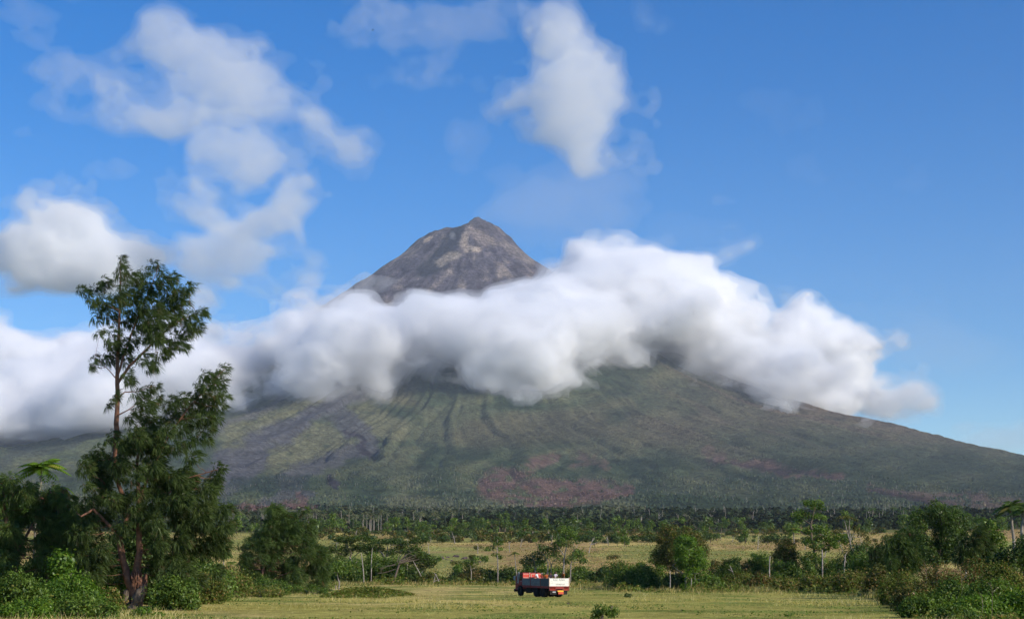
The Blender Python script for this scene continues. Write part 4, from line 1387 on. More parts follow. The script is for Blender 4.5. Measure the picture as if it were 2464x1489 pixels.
    T('branching_tree', 'open tree with pale forked limbs in the middle behind the truck', 'tree', 1320, 292,
      [[(1318, 1403, .15), (1318, 1378, .13), (1319, 1355, .11), (1312, 1338, .08), (1300, 1325, .04)], [(1326, 1400, .12), (1326, 1365, .1), (1330, 1350, .08), (1342, 1342, .05)], [(1326, 1360, .08), (1322, 1345, .06), (1328, 1335, .03)]],
      [(1310, 1318, 13, 7), (1325, 1322, 14, 8), (1340, 1312, 14, 8), (1322, 1335, 10, 6), (1335, 1330, 12, 7), (1345, 1345, 12, 7), (1300, 1312, 7, 4), (1288, 1300, 6, 4)], LM['mid'], BARK_PALE, 59, .38, .65)
    T('branching_tree', 'tallest tree behind the truck, with a white trunk and pale forks', 'tree', 1356, 290,
      [[(1355, 1404, .2), (1356, 1378, .17), (1357, 1345, .14), (1362, 1320, .11), (1362, 1295, .08), (1358, 1275, .04)], [(1357, 1335, .1), (1345, 1318, .07), (1338, 1305, .04)],
       [(1372, 1402, .13), (1373, 1360, .11), (1378, 1335, .09), (1388, 1315, .06), (1390, 1303, .03)], [(1378, 1335, .07), (1382, 1320, .05), (1380, 1308, .02)], [(1346, 1300, .04), (1344, 1272, .02)]],
      [(1352, 1272, 9, 6), (1368, 1276, 12, 7), (1380, 1284, 9, 6), (1360, 1288, 14, 8), (1376, 1296, 14, 8), (1388, 1302, 7, 5), (1350, 1302, 13, 8), (1340, 1308, 10, 7), (1366, 1310, 12, 6), (1385, 1325, 7, 5),
       (1376, 1340, 10, 7), (1392, 1345, 12, 6), (1405, 1350, 9, 5), (1362, 1350, 9, 6)], LM['mid'], BARK_PALE, 60, .38, .75)
    # big mixed clump right of the truck
    T('leafy_tree', 'tall olive-green tree rising behind the bright green one right of the truck', 'tree', 1625, 242,
      [[(1630, 1422, .26), (1628, 1380, .22), (1620, 1330, .16), (1610, 1290, .07)], [(1625, 1360, .12), (1655, 1310, .08), (1670, 1290, .03)], [(1624, 1370, .1), (1600, 1335, .05)], [(1622, 1345, .08), (1640, 1290, .04)]],
      fill_poly([(1585, 1300), (1595, 1275), (1625, 1268), (1660, 1272), (1668, 1288), (1695, 1300), (1692, 1330), (1640, 1360), (1600, 1375), (1582, 1350)], 60, 13, rs), LM['olive'], BARK_PALE, 81, .32, .75)
    T('leafy_tree', 'bright green leafy tree in sunshine right of the truck', 'tree', 1660, 230,
      [[(1652, 1424, .2), (1650, 1395, .17), (1655, 1360, .13), (1660, 1320, .06)], [(1652, 1385, .1), (1630, 1370, .06), (1618, 1360, .03)], [(1654, 1370, .08), (1690, 1345, .04)], [(1672, 1420, .09), (1672, 1380, .05)]],
      fill_poly([(1625, 1315), (1640, 1295), (1665, 1293), (1675, 1312), (1698, 1325), (1702, 1352), (1688, 1365), (1712, 1395), (1700, 1412), (1640, 1412), (1655, 1370), (1622, 1345)], 66, 11, rs), LM['bright'], BARK_PALE, 82, .30, .8)
    S('wide dark green bush at the grass edge, left of the bright green tree', 1466, 1545, 1343, 238, LM['mid'], 83, 26, .32, .8)
    S('dark bush between the wide one and the bright green tree', 1530, 1605, 1348, 236, LM['mid'], 84, 24, .32, .8)
    S('shaded low bush at the foot of the bright green tree', 1580, 1660, 1378, 232, LM['dark'], 85, 20, .3, .8)
    S('short green bush at the right foot of the bright green tree', 1680, 1740, 1382, 230, LM['mid'], 86, 16, .3, .8)
    for i, (lab, st) in enumerate([('thin white stem in front of the dark bush left of the bright green tree', [(1612, 1422, .09), (1613, 1395, .08), (1612, 1372, .04)]),
                                   ('short white stem under the bright green tree', [(1662, 1415, .08), (1664, 1390, .06)])]):
        bare(lab, st[0][0], 228, [st], 90 + i)
    # scrub between the clumps
    for i, (lab, u0, u1, v, Y, mt) in enumerate([
        ('scraggly bush immediately right of the bright green tree', 1718, 1778, 1348, 248, 'mid'), ('scraggly olive bush with a white stem leaning out of it', 1762, 1815, 1345, 252, 'olive'),
        ('leafy bush left of the thin white trunk', 1800, 1860, 1335, 250, 'mid'), ('low rust-tinged bush at the grass edge right of the bright green tree', 1745, 1810, 1380, 232, 'weed'),
        ('low weedy bush at the grass edge below the leafy bush', 1805, 1862, 1384, 230, 'rust'), ('dark bush at the foot of the brown-green tree', 1855, 1925, 1362, 238, 'mid'),
        ('bush under the tiered tree on its left', 1915, 1965, 1350, 236, 'mid'), ('bush under the tiered tree on its right', 1965, 2035, 1340, 238, 'mid'),
        ('wide dark bush right of the tiered tree', 2020, 2100, 1322, 226, 'dark'), ('tangled bush below the bare twin-stemmed tree', 2040, 2120, 1345, 205, 'mid'),
        ('dark bush left of the feathery light casuarina', 2090, 2160, 1312, 200, 'dark'), ('weedy bush at the far right corner of the clearing', 2010, 2100, 1378, 200, 'weed'),
        ('olive bush at the grass edge below the tangled bush', 2090, 2165, 1365, 172, 'olive'), ('low weeds along the grass edge under the tiered tree', 1925, 2010, 1388, 214, 'weed'),
        ('low weeds along the grass edge under the brown-green tree', 1855, 1930, 1392, 222, 'weed'), ('brushy bush right of the scraggly olive bush', 1700, 1750, 1360, 262, 'olive')]):
        S(lab, u0, u1, v - (14 if v < 1372 else 4), Y, LM[mt], 230 + i, 26, .30, .85)
    bare('leaning thin white trunk among scraggly bushes', 1770, 244, [[(1772, 1402, .1), (1765, 1380, .09), (1756, 1360, .05)], [(1762, 1374, .05), (1752, 1368, .02)]], 95)
    bare('thin white trunk with a pale top left of the brown-green tree', 1852, 236, [[(1855, 1408, .12), (1851, 1380, .1), (1852, 1345, .1), (1853, 1338, .09)], [(1868, 1402, .07), (1864, 1388, .04)]], 96)
    bare('forked white dead limbs among the bushes under the tiered tree', 1990, 232, [[(1978, 1400, .1), (1979, 1335, .12), (1978, 1322, .08)], [(1984, 1340, .09), (1988, 1325, .04)]], 97)
    bare('pale twisted stem right of the tiered tree', 2032, 224, [[(2030, 1395, .1), (2032, 1350, .1), (2034, 1335, .07), (2038, 1328, .03)], [(2036, 1352, .06), (2030, 1335, .03)]], 98)
    T('leafy_tree', 'brown-green leafy tree left of the tiered tree', 'tree', 1888, 244, [[(1888, 1410, .2), (1885, 1375, .15), (1885, 1330, .08)], [(1886, 1360, .08), (1905, 1330, .04)]],
      fill_poly([(1862, 1315), (1875, 1302), (1905, 1302), (1915, 1325), (1922, 1345), (1905, 1380), (1865, 1385), (1855, 1350)], 42, 11, rs), LM['olive'], BARK_PALE, 99, .30, .75)
    compound_tree('pole-like tree with a white trunk and small crown left of the tiered tree', 1911, 262, [(1911, 1408, .15), (1910, 1350, .13), (1911, 1310, .11), (1909, 1280, .08)], (1910, 1272), 15, 22, LM['mid'], 100, Wk=.4, bark=BARK_DEAD)
    T('tiered_tree', 'tall tree with crown in separate leafy tiers right of centre', 'tree', 1967, 240,
      [[(1967, 1412, .3), (1966, 1389, .28), (1965, 1367, .24), (1959, 1325, .2), (1953, 1290, .16), (1951, 1262, .14), (1956, 1240, .1), (1962, 1215, .05)], [(1952, 1262, .1), (1938, 1252, .07), (1925, 1245, .04)],
       [(1955, 1300, .12), (1975, 1285, .08)], [(1960, 1325, .12), (1995, 1310, .09), (2020, 1300, .05)], [(1953, 1260, .07), (1970, 1246, .04)], [(1958, 1320, .08), (1942, 1308, .04)]],
      [(1940, 1208, 9, 6), (1950, 1212, 10, 7), (1968, 1210, 14, 7), (1978, 1220, 10, 6), (1958, 1220, 10, 5), (1914, 1238, 12, 7), (1928, 1234, 12, 7), (1940, 1240, 10, 6), (1922, 1248, 12, 6), (1968, 1240, 12, 5), (1980, 1243, 8, 5), (1958, 1244, 9, 4),
       (1960, 1268, 14, 6), (1975, 1272, 14, 8), (1988, 1280, 10, 8), (1945, 1278, 10, 6), (1950, 1300, 14, 7), (1938, 1304, 10, 6), (1968, 1296, 14, 8), (1985, 1292, 16, 8), (2000, 1302, 14, 9), (2015, 1290, 14, 7), (2028, 1292, 12, 7),
       (2032, 1302, 9, 6), (1965, 1312, 16, 8), (1982, 1316, 16, 9), (1950, 1335, 12, 7), (1964, 1345, 12, 8), (1975, 1350, 9, 6), (2010, 1310, 12, 7)], LM['mid'], BARK_GREY, 101, .34, .95)
    T('slender_tree', 'bare twin-stemmed tree with small flat tufts at the tips', 'tree', 2050, 232,
      [[(2050, 1405, .15), (2050, 1325, .12), (2046, 1305, .1), (2039, 1281, .08), (2032, 1252, .05)], [(2046, 1300, .08), (2044, 1270, .06), (2044, 1250, .04)], [(2047, 1300, .07), (2052, 1285, .04)]],
      [(2024, 1243, 9, 3), (2034, 1244, 8, 4), (2046, 1246, 9, 4), (2056, 1250, 7, 3), (2060, 1272, 10, 6), (2072, 1282, 10, 7), (2085, 1290, 8, 8), (2088, 1308, 9, 10), (2012, 1278, 10, 5), (2022, 1276, 8, 4)], LM['olive'], BARK_PALE, 102, .3, .6)
    # right-hand side
    b = fill_poly([(2135, 1300), (2165, 1285), (2185, 1268), (2205, 1285), (2222, 1310), (2222, 1345), (2190, 1372), (2140, 1372)], 70, 11, rs)
    T('casuarina_tree', 'feathery light casuarina bush on the right, left of the big dark broadleaf tree', 'tree', 2180, 165, [[(2180, 1432, .14), (2178, 1390, .1), (2182, 1330, .06), (2190, 1285, .03)]], b,
      LM['casuarina_light'], BARK_RED, 103, leaf=.8, dens=1.2, kind='needle', depth=.6)
    b = fill_poly([(2092, 1320), (2110, 1300), (2130, 1290), (2145, 1330), (2140, 1360), (2100, 1362)], 20, 10, rs)
    T('casuarina_tree', 'small dark casuarina left of the feathery light one', 'tree', 2118, 182, [[(2118, 1430, .1), (2118, 1370, .08), (2122, 1310, .03)]], b, LM['casuarina'], BARK_RED, 104, leaf=.8, dens=1.1, kind='needle', depth=.6)
    T('leafy_tree', 'big dark broadleaf tree with a rounded ragged crown on the right', 'tree', 2262, 150,
      [[(2256, 1440, .26), (2252, 1380, .22), (2255, 1340, .2), (2268, 1290, .13), (2262, 1235, .05)], [(2256, 1330, .12), (2225, 1280, .08), (2208, 1245, .03)], [(2260, 1320, .12), (2300, 1270, .08), (2318, 1240, .03)]],
      fill_poly([(2200, 1240), (2230, 1220), (2248, 1212), (2270, 1228), (2300, 1222), (2325, 1235), (2330, 1265), (2320, 1310), (2300, 1350), (2230, 1350), (2220, 1310), (2205, 1270)], 84, 13, rs), LM['dark'], BARK_GREY, 105, .24, .7)
    b = fill_poly([(2305, 1300), (2330, 1262), (2350, 1262), (2372, 1300), (2385, 1360), (2310, 1365)], 36, 13, rs)
    T('casuarina_tree', 'dark casuarina right of the big dark broadleaf tree', 'tree', 2345, 132, [[(2345, 1440, .16), (2343, 1380, .12), (2342, 1290, .05)]], b, LM['casuarina'], BARK_RED, 106, leaf=.75, dens=1.1, kind='needle', depth=.6)
    T('leafy_tree', 'lighter green leafy tree between the dark casuarina and the long-fronded tree', 'tree', 2385, 136, [[(2385, 1440, .15), (2384, 1350, .12), (2380, 1290, .06)]],
      fill_poly([(2360, 1270), (2375, 1252), (2405, 1270), (2412, 1310), (2400, 1345), (2365, 1320)], 20, 12, rs), LM['mid'], BARK_GREY, 107, .28, .6)
    b = fill_poly([(2385, 1330), (2420, 1300), (2480, 1290), (2530, 1310), (2540, 1400), (2380, 1400)], 50, 16, rs)
    T('leafy_tree', 'dark mass of foliage at the right edge of the picture', 'tree', 2440, 118, [[(2440, 1450, .2), (2440, 1380, .15), (2450, 1320, .06)]], b, LM['dark'], BARK_GREY, 108, .24, .62)
    compound_tree('thin tree with drooping fronds behind the big dark broadleaf tree', 2324, 175, [(2324, 1430, .12), (2324, 1300, .1), (2322, 1242, .06)], (2322, 1236), 12, 17, LM['dark'], 109, Wk=.4, bark=BARK_DEAD)
    compound_tree('low rosette tree right of the big dark broadleaf tree', 2360, 168, [(2362, 1430, .12), (2361, 1300, .1), (2360, 1250, .07)], (2360, 1246), 13, 20, LM['dark'], 110, Wk=.4)
    compound_tree('tall tree with long broad drooping fronds at the right edge of the picture', 2440, 124, [(2446, 1445, .18), (2444, 1330, .14), (2438, 1290, .12), (2434, 1255, .1), (2432, 1222, .07)], (2431, 1216), 17, 46, LM['dark'], 111, Wk=.34, leaflets=14, up=.8)
    compound_tree('second long-fronded tree cut by the right edge of the picture', 2475, 120, [(2470, 1445, .18), (2462, 1330, .14), (2458, 1270, .12), (2465, 1225, .08)], (2468, 1220), 15, 44, LM['dark'], 112, Wk=.34, leaflets=14, up=.8)
    # overgrown bank in the right foreground
    for i, (lab, u0, u1, v, Y, mt, lf, dn) in enumerate([
        ('rust-brown withered bush on the overgrown bank at right, below the big dark tree', 2195, 2290, 1345, 104, 'rust', .17, .62), ('rust-brown withered bush farther right on the bank', 2270, 2370, 1340, 98, 'rust', .17, .6),
        ('brown-tipped weedy bush at the right edge of the picture', 2360, 2480, 1352, 94, 'weed', .17, .7), ('green weedy bush at the left end of the bank', 2125, 2225, 1372, 112, 'weed', .17, .75),
        ('olive weedy bush where the bank meets the clearing', 2150, 2250, 1398, 92, 'olive', .16, .8), ('leafy green bush in the middle of the bank', 2230, 2340, 1392, 84, 'mid', .15, .85),
        ('dense green bush on the bank below the brown-tipped one', 2330, 2450, 1395, 80, 'mid', .15, .85), ('bright leafy bush low on the bank, bottom right', 2290, 2420, 1428, 71, 'bright', .14, .75),
        ('green bush in the bottom right corner', 2400, 2530, 1415, 72, 'bright', .15, .7), ('dark green bush at the bottom edge, left end of the bank', 2165, 2290, 1432, 74, 'mid', .14, .9),
        ('leafy shrub at the very bottom of the bank', 2250, 2360, 1450, 66, 'mid', .13, .9)]):
        S(lab, u0, u1, v, Y, LM[mt], 260 + i, 30, lf, dn, rk=.26)
    rs = np.random.RandomState(5)
    for i, (lab, u, v0, v1, Y) in enumerate([
        ('tall dry stalk standing highest on the overgrown bank', 2312, 1430, 1362, 80), ('thin dry stalk left of the highest one on the bank', 2226, 1400, 1345, 92), ('bent dry stalk at the right of the bank', 2385, 1450, 1400, 70),
        ('pale dry stalk low on the bank', 2362, 1470, 1425, 67)]):
        bare(lab, u, Y, [[(u, v0 + 20, .014), (u + 3, (v0 + v1) / 2, .011), (u - 2, v1, .005)], [(u + 3, (v0 + v1) / 2, .008), (u + 16, (v0 + v1) / 2 - 14, .006)], [(u + 1, v1 + 12, .01), (u - 10, v1 - 2, .005)]], 130 + i, name='dry_stalk', bark=BARK_GREY)
    # little plants out on the grass
    S('leafy sapling clump at the bottom of the picture right of the truck', 1415, 1485, 1452, 73, LM['mid'], 280, 14, .13, .6, rk=.2)
    S('upright leafy sprig rising from the sapling clump', 1462, 1480, 1440, 75, LM['mid'], 281, 8, .12, .7, rk=.3)
    S('small dark round bush alone on the grass right of the truck', 1502, 1521, 1424, 160, LM['dark'], 282, 8, .2, .9)
    S('tiny green plant on the grass halfway to the right-hand bank', 1630, 1652, 1466, 88, LM['mid'], 283, 8, .12, .6)
    S('tiny plant at the bottom edge of the grass right of the sapling clump', 1888, 1916, 1474, 76, LM['bright'], 284, 8, .1, .6)
    S('small weed clump on the grass far right', 2090, 2120, 1402, 190, LM['weed'], 285, 8, .2, .6)
    S('small weed clump on the grass near the truck', 1360, 1376, 1446, 120, LM['weed'], 286, 6, .12, .6)
    S('dark ragged little bush on the grass below the small white-trunked tree', 775, 800, 1406, 222, LM['dark'], 287, 10, .25, .8)


build_mid()
# ------------------------------------------------------------------ forest on the plain and the lower slopes, meadow plants, grass
def tint_mat(name, lo=0.55, hi=1.45, trans=0.0):
    m, n = new_mat(name)
    col = n.new('ShaderNodeAttribute', attribute_name='tint').outputs['Color']
    pos = n.new('ShaderNodeNewGeometry').outputs['Position']
    k = n.ramp(n.noise(pos, 0.35, 4.0, 0.7), 0.3, 0.7, lo, hi)
    c2 = n.new('ShaderNodeVectorMath', operation='SCALE', inp={0: col, 'Scale': k}).outputs[0]
    d = n.new('ShaderNodeBsdfDiffuse', inp={'Color': c2})
    o = n.new('ShaderNodeOutputMaterial')
    n.l.new(d.outputs[0], o.inputs[0])
    return m


def clump_arrays(x, y, z, rad, hgt, rs, sides, rings):
    """one ragged low dome per tree: rings = [(height share, radius share), ...] then an apex"""
    n = len(x)
    V = []
    a0 = rs.rand(n) * 6.28
    for (h, r) in rings:
        for s in range(sides):
            a = a0 + s * 2 * math.pi / sides + rs.randn(n) * .22
            rr = rad * r * (0.62 + 0.7 * rs.rand(n))
            V.append(np.stack([x + np.cos(a) * rr, y + np.sin(a) * rr, z + hgt * (h + 0.20 * (rs.rand(n) - .5))], -1))
    V.append(np.stack([x + rad * .25 * rs.randn(n), y + rad * .25 * rs.randn(n), z + hgt * (0.9 + .3 * rs.rand(n))], -1))
    k = len(V)
    V = np.stack(V, 1)
    base = (np.arange(n) * k)[:, None]
    F = []
    for q in range(len(rings) - 1):
        for s in range(sides):
            s2 = (s + 1) % sides
            a, b, c, d = q * sides + s, q * sides + s2, (q + 1) * sides + s2, (q + 1) * sides + s
            F.append(base + np.array([[a, b, c]]))
            F.append(base + np.array([[a, c, d]]))
    q = (len(rings) - 1) * sides
    for s in range(sides):
        F.append(base + np.array([[q + s, q + (s + 1) % sides, k - 1]]))
    return V.reshape(-1, 3), np.concatenate(F), k


def soup_arrays(x, y, z, rad, hgt, rs, k):
    """each tree crown as k loose leafy facets spread over a dome"""
    n = len(x)
    u = rs.rand(n, k)
    a = rs.rand(n, k) * 6.28
    zz = u ** 0.8
    rr = np.sqrt(np.maximum(0, 1 - zz ** 2.4)) * (0.55 + .5 * rs.rand(n, k))
    c = np.stack([x[:, None] + np.cos(a) * rr * rad[:, None], y[:, None] + np.sin(a) * rr * rad[:, None], z[:, None] + zz * hgt[:, None]], -1)
    s = (rad * (0.42 + 0.25 * rs.rand(n)))[:, None, None]
    e1 = rs.randn(n, k, 3)
    e1[..., 2] *= .5
    e1 /= np.linalg.norm(e1, axis=-1)[..., None]
    out = np.stack([np.cos(a) * .8, np.sin(a) * .8, 0.3 + zz], -1) + .5 * rs.randn(n, k, 3)
    e2 = np.cross(out, e1)
    e2 /= np.linalg.norm(e2, axis=-1)[..., None] + 1e-9
    V = np.stack([c - e1 * s - e2 * s * .5, c + e1 * s - e2 * s * .4, c + e2 * s * 1.0], 2).reshape(-1, 3)
    return V, np.arange(len(V)).reshape(-1, 3), 3 * k


def screen_scatter(n, v_of_d, d0, d1, rs, u0=-420, u1=2880):
    """points spread evenly over the picture between two distances"""
    dd = np.geomspace(d0, d1, 400)
    cx = np.array([0.0])
    z = height(np.full(400, -60.0), dd)
    V = project(-60.0, dd, z)[1]
    V = np.minimum.accumulate(V)
    t = np.interp(rs.rand(n), (V[0] - V) / max(1e-6, V[0] - V[-1]) + np.arange(400) * 1e-9, dd)
    t = t * (1 + 0.02 * rs.randn(n))
    U = u0 + (u1 - u0) * rs.rand(n)
    a = np.arctan((U - PW / 2) / FPX / math.cos(PITCH))
    return np.sin(a) * t, np.cos(a) * t, U, t


def build_forest():
    rs = np.random.RandomState(44)
    VV, FF, TT, off = [], [], [], 0
    for (n, d0, d1, r0, r1, sides, rings) in (
            (6200, 860, 2050, 2.8, 5.0, 0, 26),
            (16000, 2000, 3400, 3.2, 5.6, 0, 10),
            (22000, 3300, 5200, 3.2, 5.6, 4, [(0.0, 1.0), (.6, .7)]),
            (14000, 5000, 6900, 3.6, 6.6, 3, [(0.0, 1.0)])):
        x, y, U, d = screen_scatter(n, None, d0, d1, rs)
        z = height(x, y)
        c = volcano_colour(x, y, z)
        lava = (c[:, 2] > c[:, 1] * 0.98) & (c[:, 0] < c[:, 1] * 1.25)
        red = c[:, 0] > c[:, 1] * 1.35
        olive = c.sum(1) > 0.30
        dens = fbm2(x / 220, y / 220, 3, 141)
        keep = ~(lava & (rs.rand(n) < .93)) & ~(olive & (rs.rand(n) < .6)) & ~(red & (rs.rand(n) < .45)) & (dens + .25 * rs.rand(n) > .42)
        if d0 < 1500:
            # the front of the wood is ragged and the palms stand clear
            keep &= d > 800 + 620 * fbm2(x / 130, y / 200, 3, 143)
            c = c * 0 + np.array([0.030, 0.046, 0.019])
            c = lerp(c, (0.060, 0.082, 0.030), sstep(.45, .7, fbm2(x / 60, y / 60, 3, 145)))
            c = lerp(c, (0.080, 0.070, 0.040), sstep(.62, .8, fbm2(x / 90, y / 40, 3, 147)))
            c = lerp(c, (0.022, 0.034, 0.018), sstep(1300, 2000, U) * .6)
        x, y, z, c, d, red = x[keep], y[keep], z[keep], c[keep], d[keep], red[keep]
        m = len(x)
        rad = r0 + (r1 - r0) * rs.rand(m) ** 2
        h = rad * (0.9 + .7 * rs.rand(m)) * np.where(red, .6, 1)
        if d0 < 1500:
            h = rad * (1.2 + 1.3 * rs.rand(m))
        if sides == 0:
            V, F, k = soup_arrays(x, y, z - .4, rad, h, rs, rings)
        else:
            V, F, k = clump_arrays(x, y, z - .4, rad, h, rs, sides, rings)
        c = c * ((0.55 + 0.95 * rs.rand(m) ** 1.5) if d0 < 1500 else (0.70 + 0.60 * rs.rand(m)))[:, None]
        # rare bright crowns
        br = rs.rand(m) < .03
        c[br] = c[br] * 1.35 + np.array([.012, .016, .003])
        VV.append(V)
        FF.append(F + off)
        TT.append(np.repeat(c, k, 0))
        off += len(V)
    link('forest', mesh_np('forest', np.concatenate(VV), np.concatenate(FF), tint_mat('forest_canopy'), False, {'tint': np.concatenate(TT)}),
         kind='stuff', label='dense dark forest covering the foot and lower slopes of the volcano')
    # pale dead trunks standing in that forest: slivers too small and too many to pick apart
    n = 5200
    x, y, U, d = screen_scatter(n, None, 1700, 5200, rs)
    z = height(x, y)
    c = volcano_colour(x, y, z)
    red = c[:, 0] > c[:, 1] * 1.3
    k = (red | (rs.rand(n) < .35)) & (fbm2(x / 140, y / 140, 3, 151) > .45)
    x, y, z, d, red = x[k], y[k], z[k], d[k], red[k]
    n = len(x)
    h = 6 + 7 * rs.rand(n)
    w = 0.35 + d / 9000.0
    lx = rs.randn(n) * 1.2
    v = np.stack([np.stack([x - w / 2, y, z + 2], -1), np.stack([x + w / 2, y, z + 2], -1), np.stack([x + lx + w * .3, y + .2, z + h], -1), np.stack([x + lx - w * .3, y + .2, z + h], -1),
                  np.stack([x, y + w, z + 2], -1)], 1).reshape(-1, 3)
    b = np.arange(n)[:, None] * 5
    f = [b + np.array([[0, 1, 2, 3]]), b + np.array([[1, 4, 2]]), b + np.array([[4, 0, 3]])]
    c = np.where(red[:, None], np.array([[.26, .19, .165]]), np.array([[.30, .27, .22]])) * (0.6 + .7 * rs.rand(n, 1))
    link('dead_trunks', mesh_np('dead_trunks', v, [f[0], np.concatenate(f[1:])], tint_mat('dead_trunk_wood', .85, 1.15), False, {'tint': np.repeat(c, 5, 0)}),
         kind='stuff', label='bleached dead trunks standing thinly through the forest on the slopes')


def far_meshes():
    """small shared meshes for things seen from far off"""
    rs = np.random.RandomState(60)
    M = {}
    for i in range(5):
        g = Geo()
        for b in range(5):
            p, d = in_blob(60, np.array([rs.randn() * .8, rs.randn() * .5, .7 + .5 * rs.rand()]), (.9, .8, .65), rs, .4)
            p[:, 2] = np.maximum(p[:, 2], .05)
            add_leaves(g, p, d, .42, rs, .6, .2, np.clip(rs.rand(60) + .15 * rs.randn(), 0, 1))
        M['bush', i] = g
    for i in range(6):
        g = Geo()
        hh = 5.5 + 1.5 * rs.rand()
        tube(g, [(0, 0, -.3), (.1, 0, hh * .4), (.2 * rs.randn(), 0, hh * .8)], [.18, .14, .06], 5, tone=9)
        for b in range(6):
            a = rs.rand() * 6.28
            r = 1.6 * rs.rand() ** .5
            p, d = in_blob(48, np.array([math.cos(a) * r, math.sin(a) * r, hh * (.35 + .6 * rs.rand())]), (1.5, 1.4, 1.1), rs, .4)
            add_leaves(g, p, d, .75, rs, .6, .2, np.clip(rs.rand(48) * .8 + .2 * rs.rand(), 0, 1))
        M['tree', i] = g
    for i in range(4):
        g = Geo()
        hh = 11.5 + 2 * rs.rand()
        tube(g, [(0, 0, -.3), (.3, 0, hh * .5), (.1 + .3 * rs.randn(), 0, hh)], [.30, .24, .2], 5, tone=9)
        for b in range(13):
            a = b * 2.4 + rs.rand() * .4
            el = rs.uniform(-.5, .9)
            d = np.array([math.cos(a) * math.cos(el), math.sin(a) * math.cos(el), math.sin(el)])
            frond(g, np.array([.1, 0, hh]), d, 3.3, .8, rs, 4, .5, .9)
        M['palm', i] = g
    for i in range(5):
        g = Geo()
        hh = 2.5 + 3 * rs.rand()
        lean = rs.randn() * .8
        tube(g, [(0, 0, -.2), (lean * .4, 0, hh * .5), (lean, 0, hh)], [.16, .12, .05], 5, tone=9)
        for b in range(5):
            t = .3 + .6 * rs.rand()
            q = np.array([lean * t, 0, hh * t])
            d = rand_dirs(1, rs)[0] * np.array([1.4, .7, .6]) + np.array([0, 0, .5])
            tube(g, [q, q + d * .9, q + d * 1.7 + rs.randn(3) * .2], [.09, .06, .02], 4, tone=9)
        M['dead', i] = g
    return M


def two_part(name, g, leafm, barkm):
    """mesh whose bark faces (tone 9) take the second material"""
    me = g.mesh(name, leafm)
    me.materials.append(barkm)
    tone = np.concatenate(g.tone)
    tot = np.zeros(len(me.polygons), np.int32)
    me.polygons.foreach_get('loop_start', tot)
    vi = np.zeros(len(me.loops), np.int32)
    me.loops.foreach_get('vertex_index', vi)
    me.polygons.foreach_set('material_index', (tone[vi[tot]] > 5).astype(np.int32))
    return me


ZONES = [(700, 'behind the two casuarinas'), (1050, 'above the flat-topped trees'), (1230, 'left of the truck'), (1420, 'straight behind the truck'),
         (1590, 'left of the bright green tree'), (1860, 'right of the bright green tree'), (2100, 'behind the tiered tree'), (9999, 'towards the right edge')]


def scatter_things(name, label, category, group, meshes, pts, rs, s0, s1):
    for i, (x, y) in enumerate(pts):
        s = s0 + (s1 - s0) * rs.rand()
        z = hz(x, y) - .05
        U = float(project(x, y, z)[0])
        zone = next(t for u, t in ZONES if U < u)
        q = (s - s0) / (s1 - s0)
        size = 'small' if q < .34 else 'middling' if q < .67 else 'big'
        o = link(name, meshes[i % len(meshes)], None, (x, y, z), (0, 0, rs.rand() * 6.28), label='%s %s, %s' % (size, label, zone), category=category, group=group)
        o.scale = (s * (0.85 + .4 * rs.rand()), s * (0.85 + .4 * rs.rand()), s * (.8 + .4 * rs.rand()))


